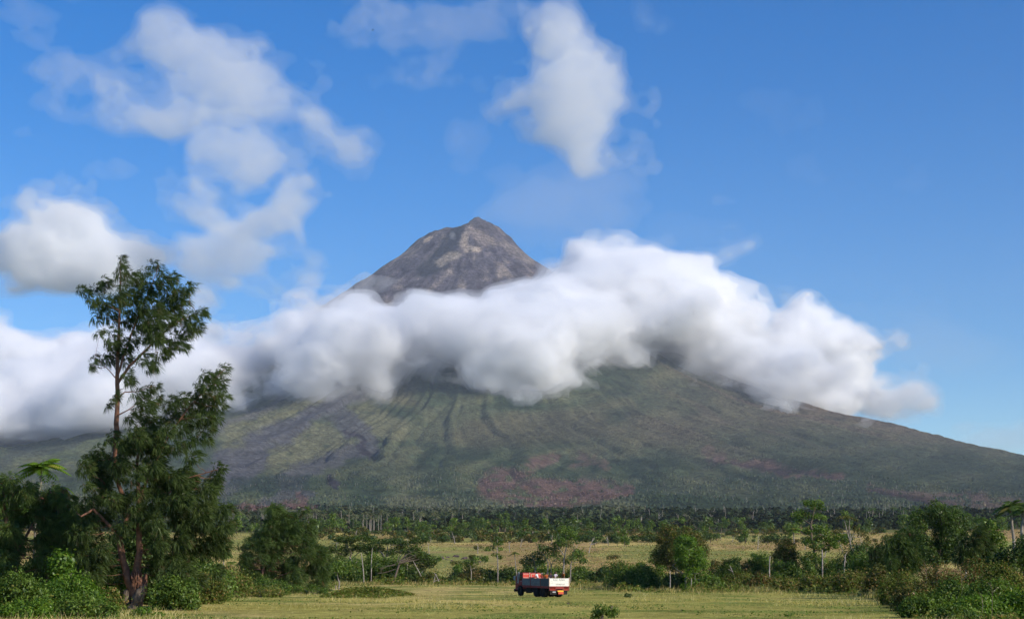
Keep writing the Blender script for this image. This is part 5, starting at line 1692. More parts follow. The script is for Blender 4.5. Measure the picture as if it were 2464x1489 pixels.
def build_meadow():
    rs = np.random.RandomState(61)
    M = far_meshes()
    bush = {k: [two_part('bush', M['bush', i], LM[k], BARK_GREY) for i in range(5)] for k in ('mid', 'dark', 'olive')}
    tree = {k: [two_part('tree', M['tree', i], LM[k], BARK_GREY) for i in range(6)] for k in ('mid', 'dark')}
    palm = [two_part('coconut_palm', M['palm', i], LM['palm'], BARK_PALE) for i in range(4)]
    dead = [two_part('dead_tree', M['dead', i], LM['straw'], BARK_DEAD) for i in range(5)]

    def pts(n, d0, d1, u0, u1, clump=0.0, seed=0):
        out = []
        while len(out) < n:
            x, y, U, d = [q[0] for q in screen_scatter(1, None, d0, d1, rs, u0, u1)]
            if clump and fbm2(x / 50, y / 90, 3, seed) < clump:
                continue
            out.append((x, y))
        return out
    scatter_things('meadow_bush', 'dark green bush on the far meadow', 'bush', 'bushes dotted over the far meadow', bush['dark'] + bush['olive'], pts(270, 690, 1000, 640, 2250, .45, 5), rs, .8, 2.7)
    scatter_things('meadow_bush', 'bush on the near meadow', 'bush', 'bushes on the near meadow', bush['mid'] + bush['olive'], pts(34, 340, 600, 760, 2100, .45, 6), rs, .6, 1.5)
    scatter_things('tree', 'tree fronting the forest', 'tree', 'trees in the front row of the forest', tree['dark'] + tree['mid'], pts(190, 860, 1250, 520, 2420, .0), rs, .6, 1.7)
    scatter_things('tree', 'bushy tree alone in the yellow meadow', 'tree', 'trees in the meadow', tree['mid'] + tree['dark'], pts(26, 640, 900, 1000, 2000, .42, 8), rs, .5, .95)
    p = []
    for (u0, u1, n, d0, d1) in ((560, 900, 62, 1190, 1320), (900, 1130, 26, 1200, 1330), (1290, 1400, 5, 1250, 1350)):
        for _ in range(n):
            U = u0 + (u1 - u0) * rs.rand()
            d = d0 + (d1 - d0) * rs.rand()
            a = math.atan((U - PW / 2) / FPX / math.cos(PITCH))
            p.append((math.sin(a) * d, math.cos(a) * d))
    scatter_things('coconut_palm', 'pale-trunked palm at the volcano foot', 'palm', 'coconut palms at the left foot of the volcano', palm, p, rs, .85, 1.2)
    p = []
    for _ in range(34):
        U = 2060 + 260 * rs.rand()
        d = 1500 + 160 * rs.rand()
        a = math.atan((U - PW / 2) / FPX / math.cos(PITCH))
        p.append((math.sin(a) * d, math.cos(a) * d))
    palm2 = [two_part('coconut_palm', M['palm', i], LM['dark'], BARK_PALE) for i in range(4)]
    scatter_things('coconut_palm', 'dark palm in the far row', 'palm', 'coconut palms at the right foot of the volcano', palm2, p, rs, .9, 1.25)
    scatter_things('dead_tree', 'bleached dead tree in the meadow', 'dead tree', 'dead trees in the meadow', dead, pts(40, 520, 930, 820, 2080), rs, .5, 1.05)
    scatter_things('dead_tree', 'white forked dead tree on the forest edge', 'dead tree', 'dead trees on the forest edge', dead, pts(26, 1300, 1900, 1500, 2150), rs, 1.6, 2.6)
    # boulders in the meadow
    rock = simple_mat('meadow_rock', (.15, .11, .10), .9, .1, .5, 1.5, bump=.5)
    for i, (U, V, w) in enumerate([(1063, 1342, 1.6), (1078, 1341, 1.1), (1097, 1341, 1.7), (1117, 1343, 1.5), (1143, 1340, 1.0), (1088, 1350, .8), (1154, 1352, .8), (1075, 1346, .7)]):
        bm = bmesh.new()
        bmesh.ops.create_icosphere(bm, subdivisions=2, radius=1)
        for v in bm.verts:
            v.co *= .75 + .5 * mnoise.noise(v.co * 1.3 + Vector((i * 7, 0, 0)))
            v.co.z *= .6
        me = bpy.data.meshes.new('rock')
        bm.to_mesh(me)
        bm.free()
        me.materials.append(rock)
        x, y, z = px_ground(U, 505 + 6 * (i % 3) - (V - 1342) * 3)
        o = link('rock', me, None, (x, y, z + .1 * w), (0, 0, i * 1.3), label='brown boulder in the line of boulders on the near meadow, left of the truck', category='rock', group='boulders on the near meadow')
        o.scale = (w, w * .8, w * .8)


def blades(x, y, h, w, rs, lean=0.35):
    n = len(x)
    z = height(x, y) - .01
    a = rs.rand(n) * 6.28
    dx, dy = np.cos(a) * w / 2, np.sin(a) * w / 2
    lx, ly = rs.randn(n) * lean * h + .12 * h, rs.randn(n) * lean * h
    b0 = np.stack([x - dx, y - dy, z], -1)
    b1 = np.stack([x + dx, y + dy, z], -1)
    t = np.stack([x + lx, y + ly, z + h * (0.75 + .25 * rs.rand(n))], -1)
    v = np.stack([b0, b1, t], 1).reshape(-1, 3)
    return v, np.arange(n * 3).reshape(-1, 3)


def build_grass():
    rs = np.random.RandomState(71)
    n = 360000
    x, y, U, d = screen_scatter(n, None, 56, 290, rs, -250, 2720)
    # log-spaced on the flat: redo the distance by picture height
    V = 1399 + (1520 - 1399) * rs.rand(n)
    d = np.clip(FPX * EYE / np.maximum(V - 1394.5, 4.0), 56, 320)
    a = np.arctan((U - PW / 2) / FPX / math.cos(PITCH))
    x, y = np.sin(a) * d, np.cos(a) * d
    tall = fbm2(x / 9, y / 16, 3, 161)
    k = (rs.rand(n) < .35 + 1.1 * sstep(.38, .62, tall))
    x, y, d, tall = x[k], y[k], d[k], tall[k]
    n = len(x)
    h = (0.035 + 0.065 * rs.rand(n)) * (0.6 + 1.6 * sstep(.45, .75, tall)) * (1 + d / 300)
    seed = rs.rand(n) < .012 + .07 * sstep(.52, .66, tall)
    h[seed] *= 2.4
    w = 0.016 + 0.00016 * d
    v, f = blades(x, y, h, w, rs)
    patch = fbm2(x / 14, y / 30, 4, 163)
    tone = np.clip(.15 + .9 * sstep(.36, .66, patch) * rs.rand(n) + .25 * rs.rand(n), 0, 1)
    hue = np.where(seed, .97, rs.rand(n) * .9)
    link('grass', mesh_np('grass', v, f, LM['lawn'], False, {'tone': np.repeat(tone, 3), 'hue': np.repeat(hue, 3)}), kind='stuff', label='short yellow-green grass of the clearing')
    # small broad-leaved weeds and darker tufts dotted through the short grass
    n = 26000
    V = 1402 + (1500 - 1402) * rs.rand(n)
    U = -200 + 2900 * rs.rand(n)
    dd = np.clip(FPX * EYE / np.maximum(V - 1394.5, 4.0), 58, 300)
    a = np.arctan((U - PW / 2) / FPX / math.cos(PITCH))
    x, y = np.sin(a) * dd, np.cos(a) * dd
    k = fbm2(x / 5, y / 8, 4, 165) > .55
    x, y, dd = x[k], y[k], dd[k]
    n = len(x)
    g = Geo()
    z = height(x, y) + .03 + .10 * rs.rand(n)
    add_leaves(g, np.stack([x, y, z], -1), rand_dirs(n, rs) * .4 + np.array([0, 0, 1]), .07 + .0007 * dd, rs, .7, .1, tri=True)
    link('lawn_weeds', g.mesh('lawn_weeds', LM['mid']), kind='stuff', label='small dark weeds dotted through the short grass of the clearing')
    # tall dry grass and weeds round the rim of the clearing
    n = 62000
    U = rs.rand(n) * 2700 - 120
    e = edge_dist(U)
    dd = e + (rs.randn(n) * .05 + .03) * e
    a = np.arctan((U - PW / 2) / FPX / math.cos(PITCH))
    x, y = np.sin(a) * dd, np.cos(a) * dd
    pt = fbm2(U / 45, dd / 40, 4, 171)
    straw = sstep(.46, .6, pt + .18 * np.exp(-((U - 1435) / 40) ** 2) + .10 * np.exp(-((U - 1760) / 60) ** 2) + .06 * (U > 1850))
    k = rs.rand(n) < (.25 + .75 * straw) * (U < 2110)
    x, y, dd, straw, U = x[k], y[k], dd[k], straw[k], U[k]
    n = len(x)
    h = (0.25 + .55 * rs.rand(n)) * (0.5 + .7 * straw)
    h *= np.where(rs.rand(n) < .1, 1.5, 1)
    v, f = blades(x, y, h, 0.02 + .0004 * dd, rs, .22)
    link('tall_grass', mesh_np('tall_grass', v, f, LM['straw'], False, {'tone': np.repeat(np.clip(straw * rs.rand(n) + .1, 0, 1), 3), 'hue': np.repeat(rs.rand(n), 3)}),
         kind='stuff', label='long dry grass along the rim of the clearing')
    g = Geo()
    n = 52000
    U = rs.rand(n) * 2700 - 120
    e = edge_dist(U)
    dd = e * (1 + .035 * rs.randn(n)) + 2
    a = np.arctan((U - PW / 2) / FPX / math.cos(PITCH))
    x, y = np.sin(a) * dd, np.cos(a) * dd
    hh = sstep(.35, .7, fbm2(U / 30, dd / 25, 4, 181))
    z = height(x, y) + (0.05 + 1.1 * hh * rs.rand(n)) * np.clip(dd / 200, .4, 1.2)
    add_leaves(g, np.stack([x, y, z], -1), rand_dirs(n, rs) + np.array([0, 0, .6]), 1.0 * np.clip(dd / 700, .14, .45), rs, .6, .2, tri=True)
    link('undergrowth', g.mesh('undergrowth', LM['weed']), kind='stuff', label='low weeds and creepers along the rim of the clearing')
    # creeper mound on the grass left of centre
    g = Geo()
    n = 9000
    t = rs.rand(n) * 6.28
    r = rs.rand(n) ** .7
    U = 895 + 95 * r * np.cos(t) + 25 * np.sin(t * 3)
    dd = 178 + 26 * r * np.sin(t)
    a = np.arctan((U - PW / 2) / FPX / math.cos(PITCH))
    x, y = np.sin(a) * dd, np.cos(a) * dd
    z = height(x, y) + .08 + .9 * (1 - r ** 2) * rs.rand(n) * (.5 + .8 * vnoise2(x / 3, y / 3, 9)) + .1 * rs.rand(n)
    add_leaves(g, np.stack([x, y, z], -1), rand_dirs(n, rs) * .5 + np.array([0, 0, 1]), .24, rs, .7, .1)
    link('creepers', g.mesh('creepers', LM['weed']), kind='stuff', label='low mound of creeping weeds on the grass left of the truck')
    # long tufts across the open meadow
    n = 60000
    x, y, U, d = screen_scatter(n, None, 300, 1000, rs, 500, 2300)
    k = fbm2(x / 40, y / 60, 4, 191) + .2 * rs.rand(n) > .5
    x, y, d = x[k], y[k], d[k]
    n = len(x)
    v, f = blades(x, y, .18 + .32 * rs.rand(n), .10 + d * .0008, rs, .6)
    tone = np.clip(.25 + .9 * rs.rand(n) * sstep(.3, .7, fbm2(x / 60, y / 90, 3, 193)), 0, 1)
    link('meadow_grass', mesh_np('meadow_grass', v, f, LM['straw'], False, {'tone': np.repeat(tone, 3), 'hue': np.repeat(rs.rand(n), 3)}), kind='stuff', label='dry ochre tussocks over the meadow beyond the clearing')


build_forest()
build_meadow()
build_grass()
# ------------------------------------------------------------------ the truck and the people standing in its bed
def boxes(name, mat, parent, bxs, bevel=0.012, loc=(0, 0, 0)):
    """bxs: (x0, x1, y0, y1, z0, z1) list, one mesh"""
    bm = bmesh.new()
    for (x0, x1, y0, y1, z0, z1) in bxs:
        r = bmesh.ops.create_cube(bm, size=1)
        for v in r['verts']:
            v.co = Vector(((x0 + x1) / 2 + v.co.x * (x1 - x0), (y0 + y1) / 2 + v.co.y * (y1 - y0), (z0 + z1) / 2 + v.co.z * (z1 - z0)))
    if bevel:
        bmesh.ops.bevel(bm, geom=bm.edges[:], offset=bevel, segments=1, affect='EDGES')
    me = bpy.data.meshes.new(name)
    bm.to_mesh(me)
    bm.free()
    me.materials.append(mat)
    return link(name, me, parent, loc)


def prism(name, mat, parent, prof, y0, y1, bevel=0.03):
    """side profile (x, z) swept across y"""
    bm = bmesh.new()
    a = [bm.verts.new((x, y0, z)) for x, z in prof]
    b = [bm.verts.new((x, y1, z)) for x, z in prof]
    bm.faces.new(a)
    bm.faces.new(b[::-1])
    n = len(prof)
    for i in range(n):
        bm.faces.new((a[i], b[i], b[(i + 1) % n], a[(i + 1) % n]))
    bmesh.ops.recalc_face_normals(bm, faces=bm.faces[:])
    if bevel:
        bmesh.ops.bevel(bm, geom=bm.edges[:], offset=bevel, segments=2, affect='EDGES')
    me = bpy.data.meshes.new(name)
    bm.to_mesh(me)
    bm.free()
    me.materials.append(mat)
    return link(name, me, parent)


def wheel(parent, x, y, tyre, rim, hub, w=0.26, r=0.5):
    def ring(prof, mat, nm, par, loc):
        n = 24
        v, f = [], []
        m = len(prof)
        for i in range(n):
            a = 2 * math.pi * i / n
            for (rr, yy) in prof:
                v.append((rr * math.cos(a), yy, rr * math.sin(a)))
        for i in range(n):
            for j in range(m - 1):
                p, q = i * m + j, ((i + 1) % n) * m + j
                f.append((p, p + 1, q + 1, q))
        return link(nm, mesh_np(nm, v, np.array(f), mat, False), par, loc)
    h = w / 2
    t = ring([(r * .58, -h), (r * .8, -h), (r * .97, -h * .8), (r, -h * .5), (r * .965, -h * .3), (r, 0), (r * .965, h * .3), (r, h * .5), (r * .97, h * .8), (r * .8, h), (r * .58, h)], tyre, 'wheel', parent, (x, y, r))
    ring([(0, h * .35), (r * .22, h * .4), (r * .25, h * .1), (r * .5, -.02), (r * .59, h * .9), (r * .62, h * .9), (r * .62, -h * .9), (r * .4, -h * .4), (0, -h * .4)], rim, 'rim', t, (0, 0, 0))
    return t


def text_obj(s, name, mat, parent, loc, size, rot, sx=1.0, ext=0.003):
    cu = bpy.data.curves.new(name, 'FONT')
    cu.body = s
    cu.size = size
    cu.extrude = ext
    cu.align_x = 'CENTER'
    cu.align_y = 'CENTER'
    tmp = bpy.data.objects.new('tmp_text', cu)
    COL.objects.link(tmp)
    dg = bpy.context.evaluated_depsgraph_get()
    me = bpy.data.meshes.new_from_object(tmp.evaluated_get(dg))
    bpy.data.objects.remove(tmp)
    me.materials.clear()
    me.materials.append(mat)
    o = link(name, me, parent, loc, rot)
    o.scale = (sx, 1, 1)
    return o


def build_truck():
    red = simple_mat('faded_red_in_shade', (.34, .032, .026), .6, .3, .35, 4, bump=.05, col2=(.14, .03, .026))  # truck red, darkened in its colour for the shaded side
    redlit = simple_mat('sunlit_red_panel', (.62, .075, .05), .55, .3, .2, 5)  # brighter copy of the truck red, sunlight put into the headboard colour
    cream = simple_mat('cream_edge_paint', (.75, .55, .42), .6, .3, .3, 9)
    grey = simple_mat('grey_painted_boards', (.20, .21, .21), .7, .25, .3, 5, bump=.1, col2=(.12, .13, .13))
    darkgrey = simple_mat('dark_grey_boards', (.095, .105, .11), .7, .25, .3, 5, bump=.1)
    white = simple_mat('white_tailgate_paint', (.80, .78, .70), .55, .3, .12, 4, bump=.03)
    black = simple_mat('black_rubber', (.018, .018, .018), .85, .2, .3, 12)
    dark = simple_mat('grimy_chassis', (.03, .026, .024), .8, .2, .3, 6)
    glass = simple_mat('dark_window_glass', (.02, .025, .03), .08, .6, .1, 3)
    steel = simple_mat('pale_galvanised_steel', (.55, .56, .58), .4, .5, .2, 10, metal=.4)
    yellow = simple_mat('yellow_reflector_plate', (.85, .50, .04), .45, .4, .15, 8)
    orange = simple_mat('orange_red_mudflap', (.60, .10, .05), .6, .3, .25, 6)
    lamp = simple_mat('tail_lamp_lens', (.22, .02, .015), .2, .6, .1, 5)
    wood = simple_mat('bed_planks', (.16, .11, .07), .8, .2, .5, 3)
    ink = simple_mat('faded_black_lettering', (.30, .31, .30), .7, .2, .3, 20)
    ink2 = simple_mat('black_lettering', (.08, .08, .09), .7, .2, .3, 20)
    x, y, z = px_ground(1345, 159.5)
    a = R(121)
    t = thing('truck', 'old red flatbed truck with grey side boards and white tailgate driving off across the grass', 'truck', (x, y, z - .01), a)
    t.rotation_euler = (0, R(-1.2), a)
    hw = 1.2
    # chassis
    boxes('chassis', dark, t, [(.1, 6.3, -.55, -.40, .62, .84), (.1, 6.3, .40, .55, .62, .84)] + [(k, k + .12, -.40, .40, .64, .80) for k in (.2, 1.5, 2.8, 4.1, 5.2)])
    for xx in (1.45, 2.75, 5.85):
        o = boxes('axle', dark, t, [(xx - .07, xx + .07, -.95, .95, .43, .57), (xx - .22, xx + .22, -.22, .22, .3, .7)])
    boxes('fuel_tank', dark, t, [(3.75, 4.75, .60, 1.05, .42, .86)], .05)
    boxes('side_rail', dark, t, [(3.3, 5.2, 1.08, 1.12, .48, .56), (3.3, 5.2, 1.08, 1.12, .70, .76)])
    boxes('side_rail', dark, t, [(3.3, 5.2, -1.12, -1.08, .48, .56), (3.3, 5.2, -1.12, -1.08, .70, .76)])
    for xx in (1.45, 2.75):
        for s in (-1, 1):
            wheel(t, xx, s * .98, black, dark, dark)
            wheel(t, xx, s * .69, black, dark, dark)
    for s in (-1, 1):
        wheel(t, 5.85, s * 1.0, black, dark, dark, .28, .52)
    # bed
    boxes('bed_frame', red, t, [(0, 5.25, hw - .06, hw, .92, 1.13), (0, 5.25, -hw, -hw + .06, .92, 1.13)] + [(k, k + .08, -hw + .06, hw - .06, .93, 1.04) for k in (.8, 1.7, 2.6, 3.5, 4.4, 5.1)])
    for k in range(8):
        boxes('plank', wood, t, [(.06, 5.2, -hw + .07 + k * .283, -hw + .345 + k * .283, 1.045, 1.09)], .006)
    for i, (x0, x1, mt, zt) in enumerate(((.08, 1.62, darkgrey, 1.90), (1.66, 3.56, grey, 1.88), (3.60, 5.22, grey, 1.86))):
        for s in (1, -1):
            o = boxes('side_board', mt, t, [(x0, x1, s * hw - .02, s * hw + .02, 1.14, zt)], .008)
            boxes('rib', mt, o, [(x0 + .02, x1 - .02, s * (hw + .021) - .008, s * (hw + .021) + .008, zz, zz + .035) for zz in (1.16, 1.38, 1.62, zt - .05)], .004)
    boxes('stake_post', red, t, [(xx - .03, xx + .03, s * (hw + .03) - .025, s * (hw + .03) + .025, .98, 1.92) for xx in (1.64, 3.58) for s in (1, -1)], .006)
    # faded marks on the near side boards
    boxes('painted_mark', darkgrey, t, [(.95, 1.28, hw + .024, hw + .03, 1.42, 1.60), (.72, .90, hw + .024, hw + .03, 1.42, 1.60)], 0)
    boxes('painted_mark', darkgrey, t, [(2.35, 2.85, hw + .024, hw + .03, 1.30, 1.36)], 0)
    # rear end
    tg = boxes('tailgate', white, t, [(-.04, 0, -hw + .03, hw - .03, 1.14, 1.93)], .01)
    boxes('seam', ink, tg, [(-.047, -.04, -hw + .1, hw - .1, 1.655, 1.665), (-.047, -.04, -hw + .1, hw - .1, 1.44, 1.45)], 0)
    # lettering reads from behind: text plane faces -x
    rot = (R(90), 0, R(-90))
    text_obj('KIZ ASIU', 'lettering', ink, tg, (-.049, .02, 1.785), .29, rot, 1.3)
    text_obj('AMADUM', 'lettering', ink2, tg, (-.049, -.12, 1.30), .15, rot, 1.7)
    boxes('corner_post', cream, t, [(-.07, .03, hw - .05, hw + .03, 1.14, 2.0)], .01)
    boxes('corner_post', cream, t, [(-.07, .03, -hw - .03, -hw + .05, 1.14, 2.02)], .01)
    boxes('rear_frame', red, t, [(-.06, .02, -hw, hw, 1.04, 1.138), (-.06, .02, -hw, hw, .70, .76), (-.06, .02, hw - .08, hw, .762, 1.038), (-.06, .02, -hw, -hw + .08, .762, 1.038),
                               (-.06, .02, .40, .48, .762, 1.038), (-.06, .02, -.55, -.47, .762, 1.038), (-.05, .01, -.468, .398, .86, 1.038)], .008)
    for (y0, y1) in ((.52, 1.08), (-1.08, -.60)):
        boxes('tail_lamp', lamp, t, [(-.03, .0, y0, y1, .80, .95)], .01)
        boxes('lamp_bar', orange, t, [(-.05, -.035, y0, y1, .775, .80)], 0)
    boxes('reflector_plate', yellow, t, [(-.10, -.065, -.50, .22, .58, .72)], .008)
    boxes('mudflap', orange, t, [(-.095, -.07, -.50, .14, .34, .575)], .01)
    boxes('licence_plate', steel, t, [(-.05, -.02, .42, .80, .50, .62)], .006)
    boxes('mud_guard', dark, t, [(.05, .09, .3, 1.05, .3, .7), (.05, .09, -1.05, -.52, .3, .7)], .01)
    g = Geo()
    tube(g, [(-.03, -1.1, .70), (.0, -.8, .55), (.05, -.5, .44)], .022, 6)
    link('brace', g.mesh('brace', dark, True), t)
    # cab
    cab = prism('cab', red, t, [(5.32, .72), (5.32, 2.36), (5.45, 2.42), (6.35, 2.40), (6.58, 2.28), (6.80, 1.60), (6.86, 1.05), (6.86, .62), (6.42, .60), (6.30, .95), (6.1, 1.10), (5.6, 1.10), (5.42, .95), (5.38, .72)], -1.08, 1.08)
    for s in (1, -1):
        dr = boxes('door', red, t, [(5.50, 6.38, s * 1.085 - .012, s * 1.085 + .012, 1.14, 1.62)], .008)
        boxes('handle', steel, dr, [(5.58, 5.72, s * 1.105 - .01, s * 1.105 + .01, 1.50, 1.535)], .003)
        boxes('window', glass, t, [(5.52, 6.30, s * 1.088 - .008, s * 1.088 + .008, 1.66, 2.22)], .006)
        boxes('mirror', steel, t, [(6.62, 6.68, s * 1.30 - .09, s * 1.30 + .09, 1.62, 2.02)], .01)
        g = Geo()
        tube(g, [(6.5, s * 1.05, 2.1), (6.64, s * 1.28, 2.05), (6.64, s * 1.28, 1.6), (6.6, s * 1.08, 1.5)], .018, 6)
        link('mirror_arm', g.mesh('mirror_arm', steel, True), t)
    wsh = boxes('windscreen', glass, t, [(-.01, .01, -.95, .95, -.30, .30)], .004)
    wsh.location = (6.715, 0, 1.96)
    wsh.rotation_euler = (0, R(-18), 0)
    boxes('bumper', dark, t, [(6.86, 7.02, -1.15, 1.15, .42, .72)], .03)
    for s in (1, -1):
        boxes('headlight', steel, t, [(6.862, 6.90, s * .82 - .14, s * .82 + .14, .86, 1.02)], .01)
    # pale ladder frame behind the door
    g = Geo()
    for yy in (1.13, 1.13):
        pass
    tube(g, [(6.12, 1.14, 1.3), (6.02, 1.14, 1.9), (5.95, 1.12, 2.42)], .035, 6)
    tube(g, [(6.38, 1.14, 1.3), (6.28, 1.14, 1.9), (6.20, 1.12, 2.42)], .035, 6)
    for k in range(7):
        zz = 1.4 + k * .16
        tube(g, [(6.12 - (zz - 1.3) * .15, 1.14, zz), (6.38 - (zz - 1.3) * .15, 1.14, zz)], .022, 6)
    link('ladder', g.mesh('ladder', steel, True), t)
    # headboard between cab and bed: two red panels with pale edges
    hb = boxes('headboard', redlit, t, [(5.24, 5.29, .42, 1.12, 1.14, 2.34), (5.24, 5.29, -1.12, .12, 1.14, 2.34), (5.255, 5.285, .12, .42, 1.95, 2.34)], .01)
    boxes('edging', cream, hb, [(5.222, 5.238, .44, 1.10, 2.26, 2.30), (5.222, 5.238, .44, 1.10, 1.88, 1.92), (5.222, 5.238, .06, .11, 1.86, 2.30), (5.222, 5.238, -1.10, .05, 2.26, 2.30), (5.222, 5.238, -1.10, .05, 1.86, 1.89)], .003)
    boxes('post', cream, hb, [(5.18, 5.235, .30, .36, 1.9, 2.44)], .008)
    # added dark block, standing in for the shaded gap between the headboard panels
    boxes('gap_shade_block', dark, t, [(4.75, 5.1, .0, .45, 1.10, 1.95)], .03)
    return t


def skin_mesh(joints, edges, name, mat, root=0, sub=1):
    """joints: {(x, y, z, r)}; one continuous skinned surface"""
    me = bpy.data.meshes.new(name)
    me.from_pydata([j[:3] for j in joints], edges, [])
    o = bpy.data.objects.new('tmp_skin', me)
    COL.objects.link(o)
    sk = o.modifiers.new('skin', 'SKIN')
    for i, v in enumerate(me.skin_vertices[0].data):
        r = joints[i][3]
        v.radius = r if isinstance(r, tuple) else (r, r)
        v.use_root = i == root
    ss = o.modifiers.new('sub', 'SUBSURF')
    ss.levels = ss.render_levels = sub
    dg = bpy.context.evaluated_depsgraph_get()
    out = bpy.data.meshes.new_from_object(o.evaluated_get(dg))
    bpy.data.objects.remove(o)
    out.name = name
    out.materials.clear()
    out.materials.append(mat)
    out.polygons.foreach_set('use_smooth', np.ones(len(out.polygons), bool))
    return out


SKIN = simple_mat('brown_skin', (.26, .135, .085), .6, .3, .15, 8)
HAIR = simple_mat('black_hair', (.012, .010, .009), .6, .3, .2, 20)
TROUSER = simple_mat('dark_trousers', (.03, .032, .045), .85, .15, .3, 9)


def person(label, loc, rz, shirt, pose, s=1.0, cap=None, sleeve=True):
    """pose: dict of lean (fwd), arms [(elbow), (hand)] for left / right in body coords: x forward, y left, z up; heights for a 1.65 m figure"""
    root = thing('person', label, 'person', loc, rz)
    L = pose.get('lean', 0.0)
    crouch = pose.get('crouch', 0.0)
    hipz = .88 - crouch
    kx = .06 + crouch * .55

    def up(z):                       # spine point for height above the hip, leaning forward
        return (L * z, 0, hipz + z * math.sqrt(max(.1, 1 - L * L)))
    ch, nk, hd = up(.38), up(.50), up(.55)
    J = [(0, 0, hipz, (.13, .10)), (*up(.18), (.125, .09)), (*ch, (.15, .10)), (*nk, (.055, .055)), (hd[0] + .02, 0, hd[2] + .02, (.07, .075)), (hd[0] + .03, 0, hd[2] + .10, (.080, .092)), (hd[0] + .025, 0, hd[2] + .17, (.055, .062))]
    E = [(0, 1), (1, 2), (2, 3), (3, 4), (4, 5), (5, 6)]
    arms = {}
    for sgn, key in ((1, 'l'), (-1, 'r')):
        el, ha = pose[key]
        sh = (ch[0] + .0, sgn * .17, ch[2] + .06)
        elp = (sh[0] + el[0], sh[1] + sgn * el[1], sh[2] + el[2])
        hap = (elp[0] + ha[0], elp[1] + sgn * ha[1], elp[2] + ha[2])
        i = len(J)
        wr = tuple(elp[k] + (hap[k] - elp[k]) * .82 for k in range(3))
        J += [(*sh, .058), (*elp, .042), (*wr, .028), (*hap, (.040, .018))]
        E += [(2, i), (i, i + 1), (i + 1, i + 2), (i + 2, i + 3)]
        arms[key] = (sh, elp, wr, hap)
        j = len(J)
        J += [(0, sgn * .09, hipz - .05, .085), (kx, sgn * .10, .46 - crouch * .3, .062), (.0, sgn * .10, .10, .042), (.13, sgn * .11, .03, (.045, .032))]
        E += [(0, j), (j, j + 1), (j + 1, j + 2), (j + 2, j + 3)]
    body = skin_mesh(J, E, 'body', SKIN)
    # fingers and thumb joined into the body mesh
    bm = bmesh.new()
    bm.from_mesh(body)
    for key in 'lr':
        sh, elp, wr, hap = arms[key]
        d = (Vector(hap) - Vector(elp)).normalized()
        sd = d.cross(Vector((0, 0, 1)))
        if sd.length < .1:
            sd = Vector((0, 1, 0))
        sd.normalize()
        for q in range(5):
            off = (q - 1.5) * .018 if q < 4 else -.045
            ln = (.065, .075, .07, .055, .045)[q]
            b = Vector(hap) + sd * off - d * (.0 if q < 4 else .03)
            p1 = b + d * ln * .6 + (sd * -.02 if q == 4 else Vector())
            p2 = p1 + d * ln * .4 + Vector((0, 0, -.02))
            g = Geo()
            tube(g, [tuple(b), tuple(p1), tuple(p2)], [.010, .009, .007], 6)
            vs = [bm.verts.new(v) for v in np.concatenate(g.v)]
            for f in g.f:
                for q4 in f:
                    try:
                        bm.faces.new([vs[int(k)] for k in q4])
                    except ValueError:
                        pass
    # nose and ears
    for (nx, ny, nz, r) in ((hd[0] + .125, 0, hd[2] + .09, .014), (hd[0] + .03, .083, hd[2] + .09, .016), (hd[0] + .03, -.083, hd[2] + .09, .016)):
        r_ = bmesh.ops.create_icosphere(bm, subdivisions=1, radius=r)
        for v in r_['verts']:
            v.co += Vector((nx, ny, nz))
    bm.to_mesh(body)
    bm.free()
    link('body', body, root)
    # hair or cap: shell over the upper back of the head
    bm = bmesh.new()
    bmesh.ops.create_uvsphere(bm, u_segments=14, v_segments=10, radius=1)
    for v in bm.verts:
        v.co = Vector((v.co.x * .108, v.co.y * .100, v.co.z * .112))
        if v.co.x > .0 and v.co.z < .05:
            v.co.x = .0
        if v.co.z < -.05:
            v.co.z = -.05
        v.co += Vector((hd[0] + .015, 0, hd[2] + .125))
    if cap:
        r_ = bmesh.ops.create_cube(bm, size=1)
        for v in r_['verts']:
            v.co = Vector((v.co.x * .11 + hd[0] + .15, v.co.y * .13, v.co.z * .012 + hd[2] + .15))
    me = bpy.data.meshes.new('hair')
    bm.to_mesh(me)
    bm.free()
    me.materials.append(cap or HAIR)
    link('cap' if cap else 'hair', me, root)
    # shirt with short sleeves, trousers
    J2 = [(0, 0, hipz + .02, (.150, .118)), (*up(.18), (.145, .110)), (*ch, (.172, .120)), (*up(.47), (.085, .08))]
    E2 = [(0, 1), (1, 2), (2, 3)]
    for sgn, key in ((1, 'l'), (-1, 'r')):
        sh, elp, wr, hap = arms[key]
        i = len(J2)
        m = tuple(sh[k] + (elp[k] - sh[k]) * .75 for k in range(3))
        J2 += [(*sh, .078), (*m, .060)]
        E2 += [(2, i), (i, i + 1)]
    link('shirt', skin_mesh(J2, E2, 'shirt', shirt), root)
    J3, E3 = [(0, 0, hipz, (.142, .110))], []
    for sgn in (1, -1):
        i = len(J3)
        J3 += [(0, sgn * .095, hipz - .06, .100), (kx, sgn * .10, .46 - crouch * .3, .080), (.0, sgn * .10, .12, .060)]
        E3 += [(0, i), (i, i + 1), (i + 1, i + 2)]
    link('trousers', skin_mesh(J3, E3, 'trousers', TROUSER), root)
    root.scale = (s, s, s)
    return root


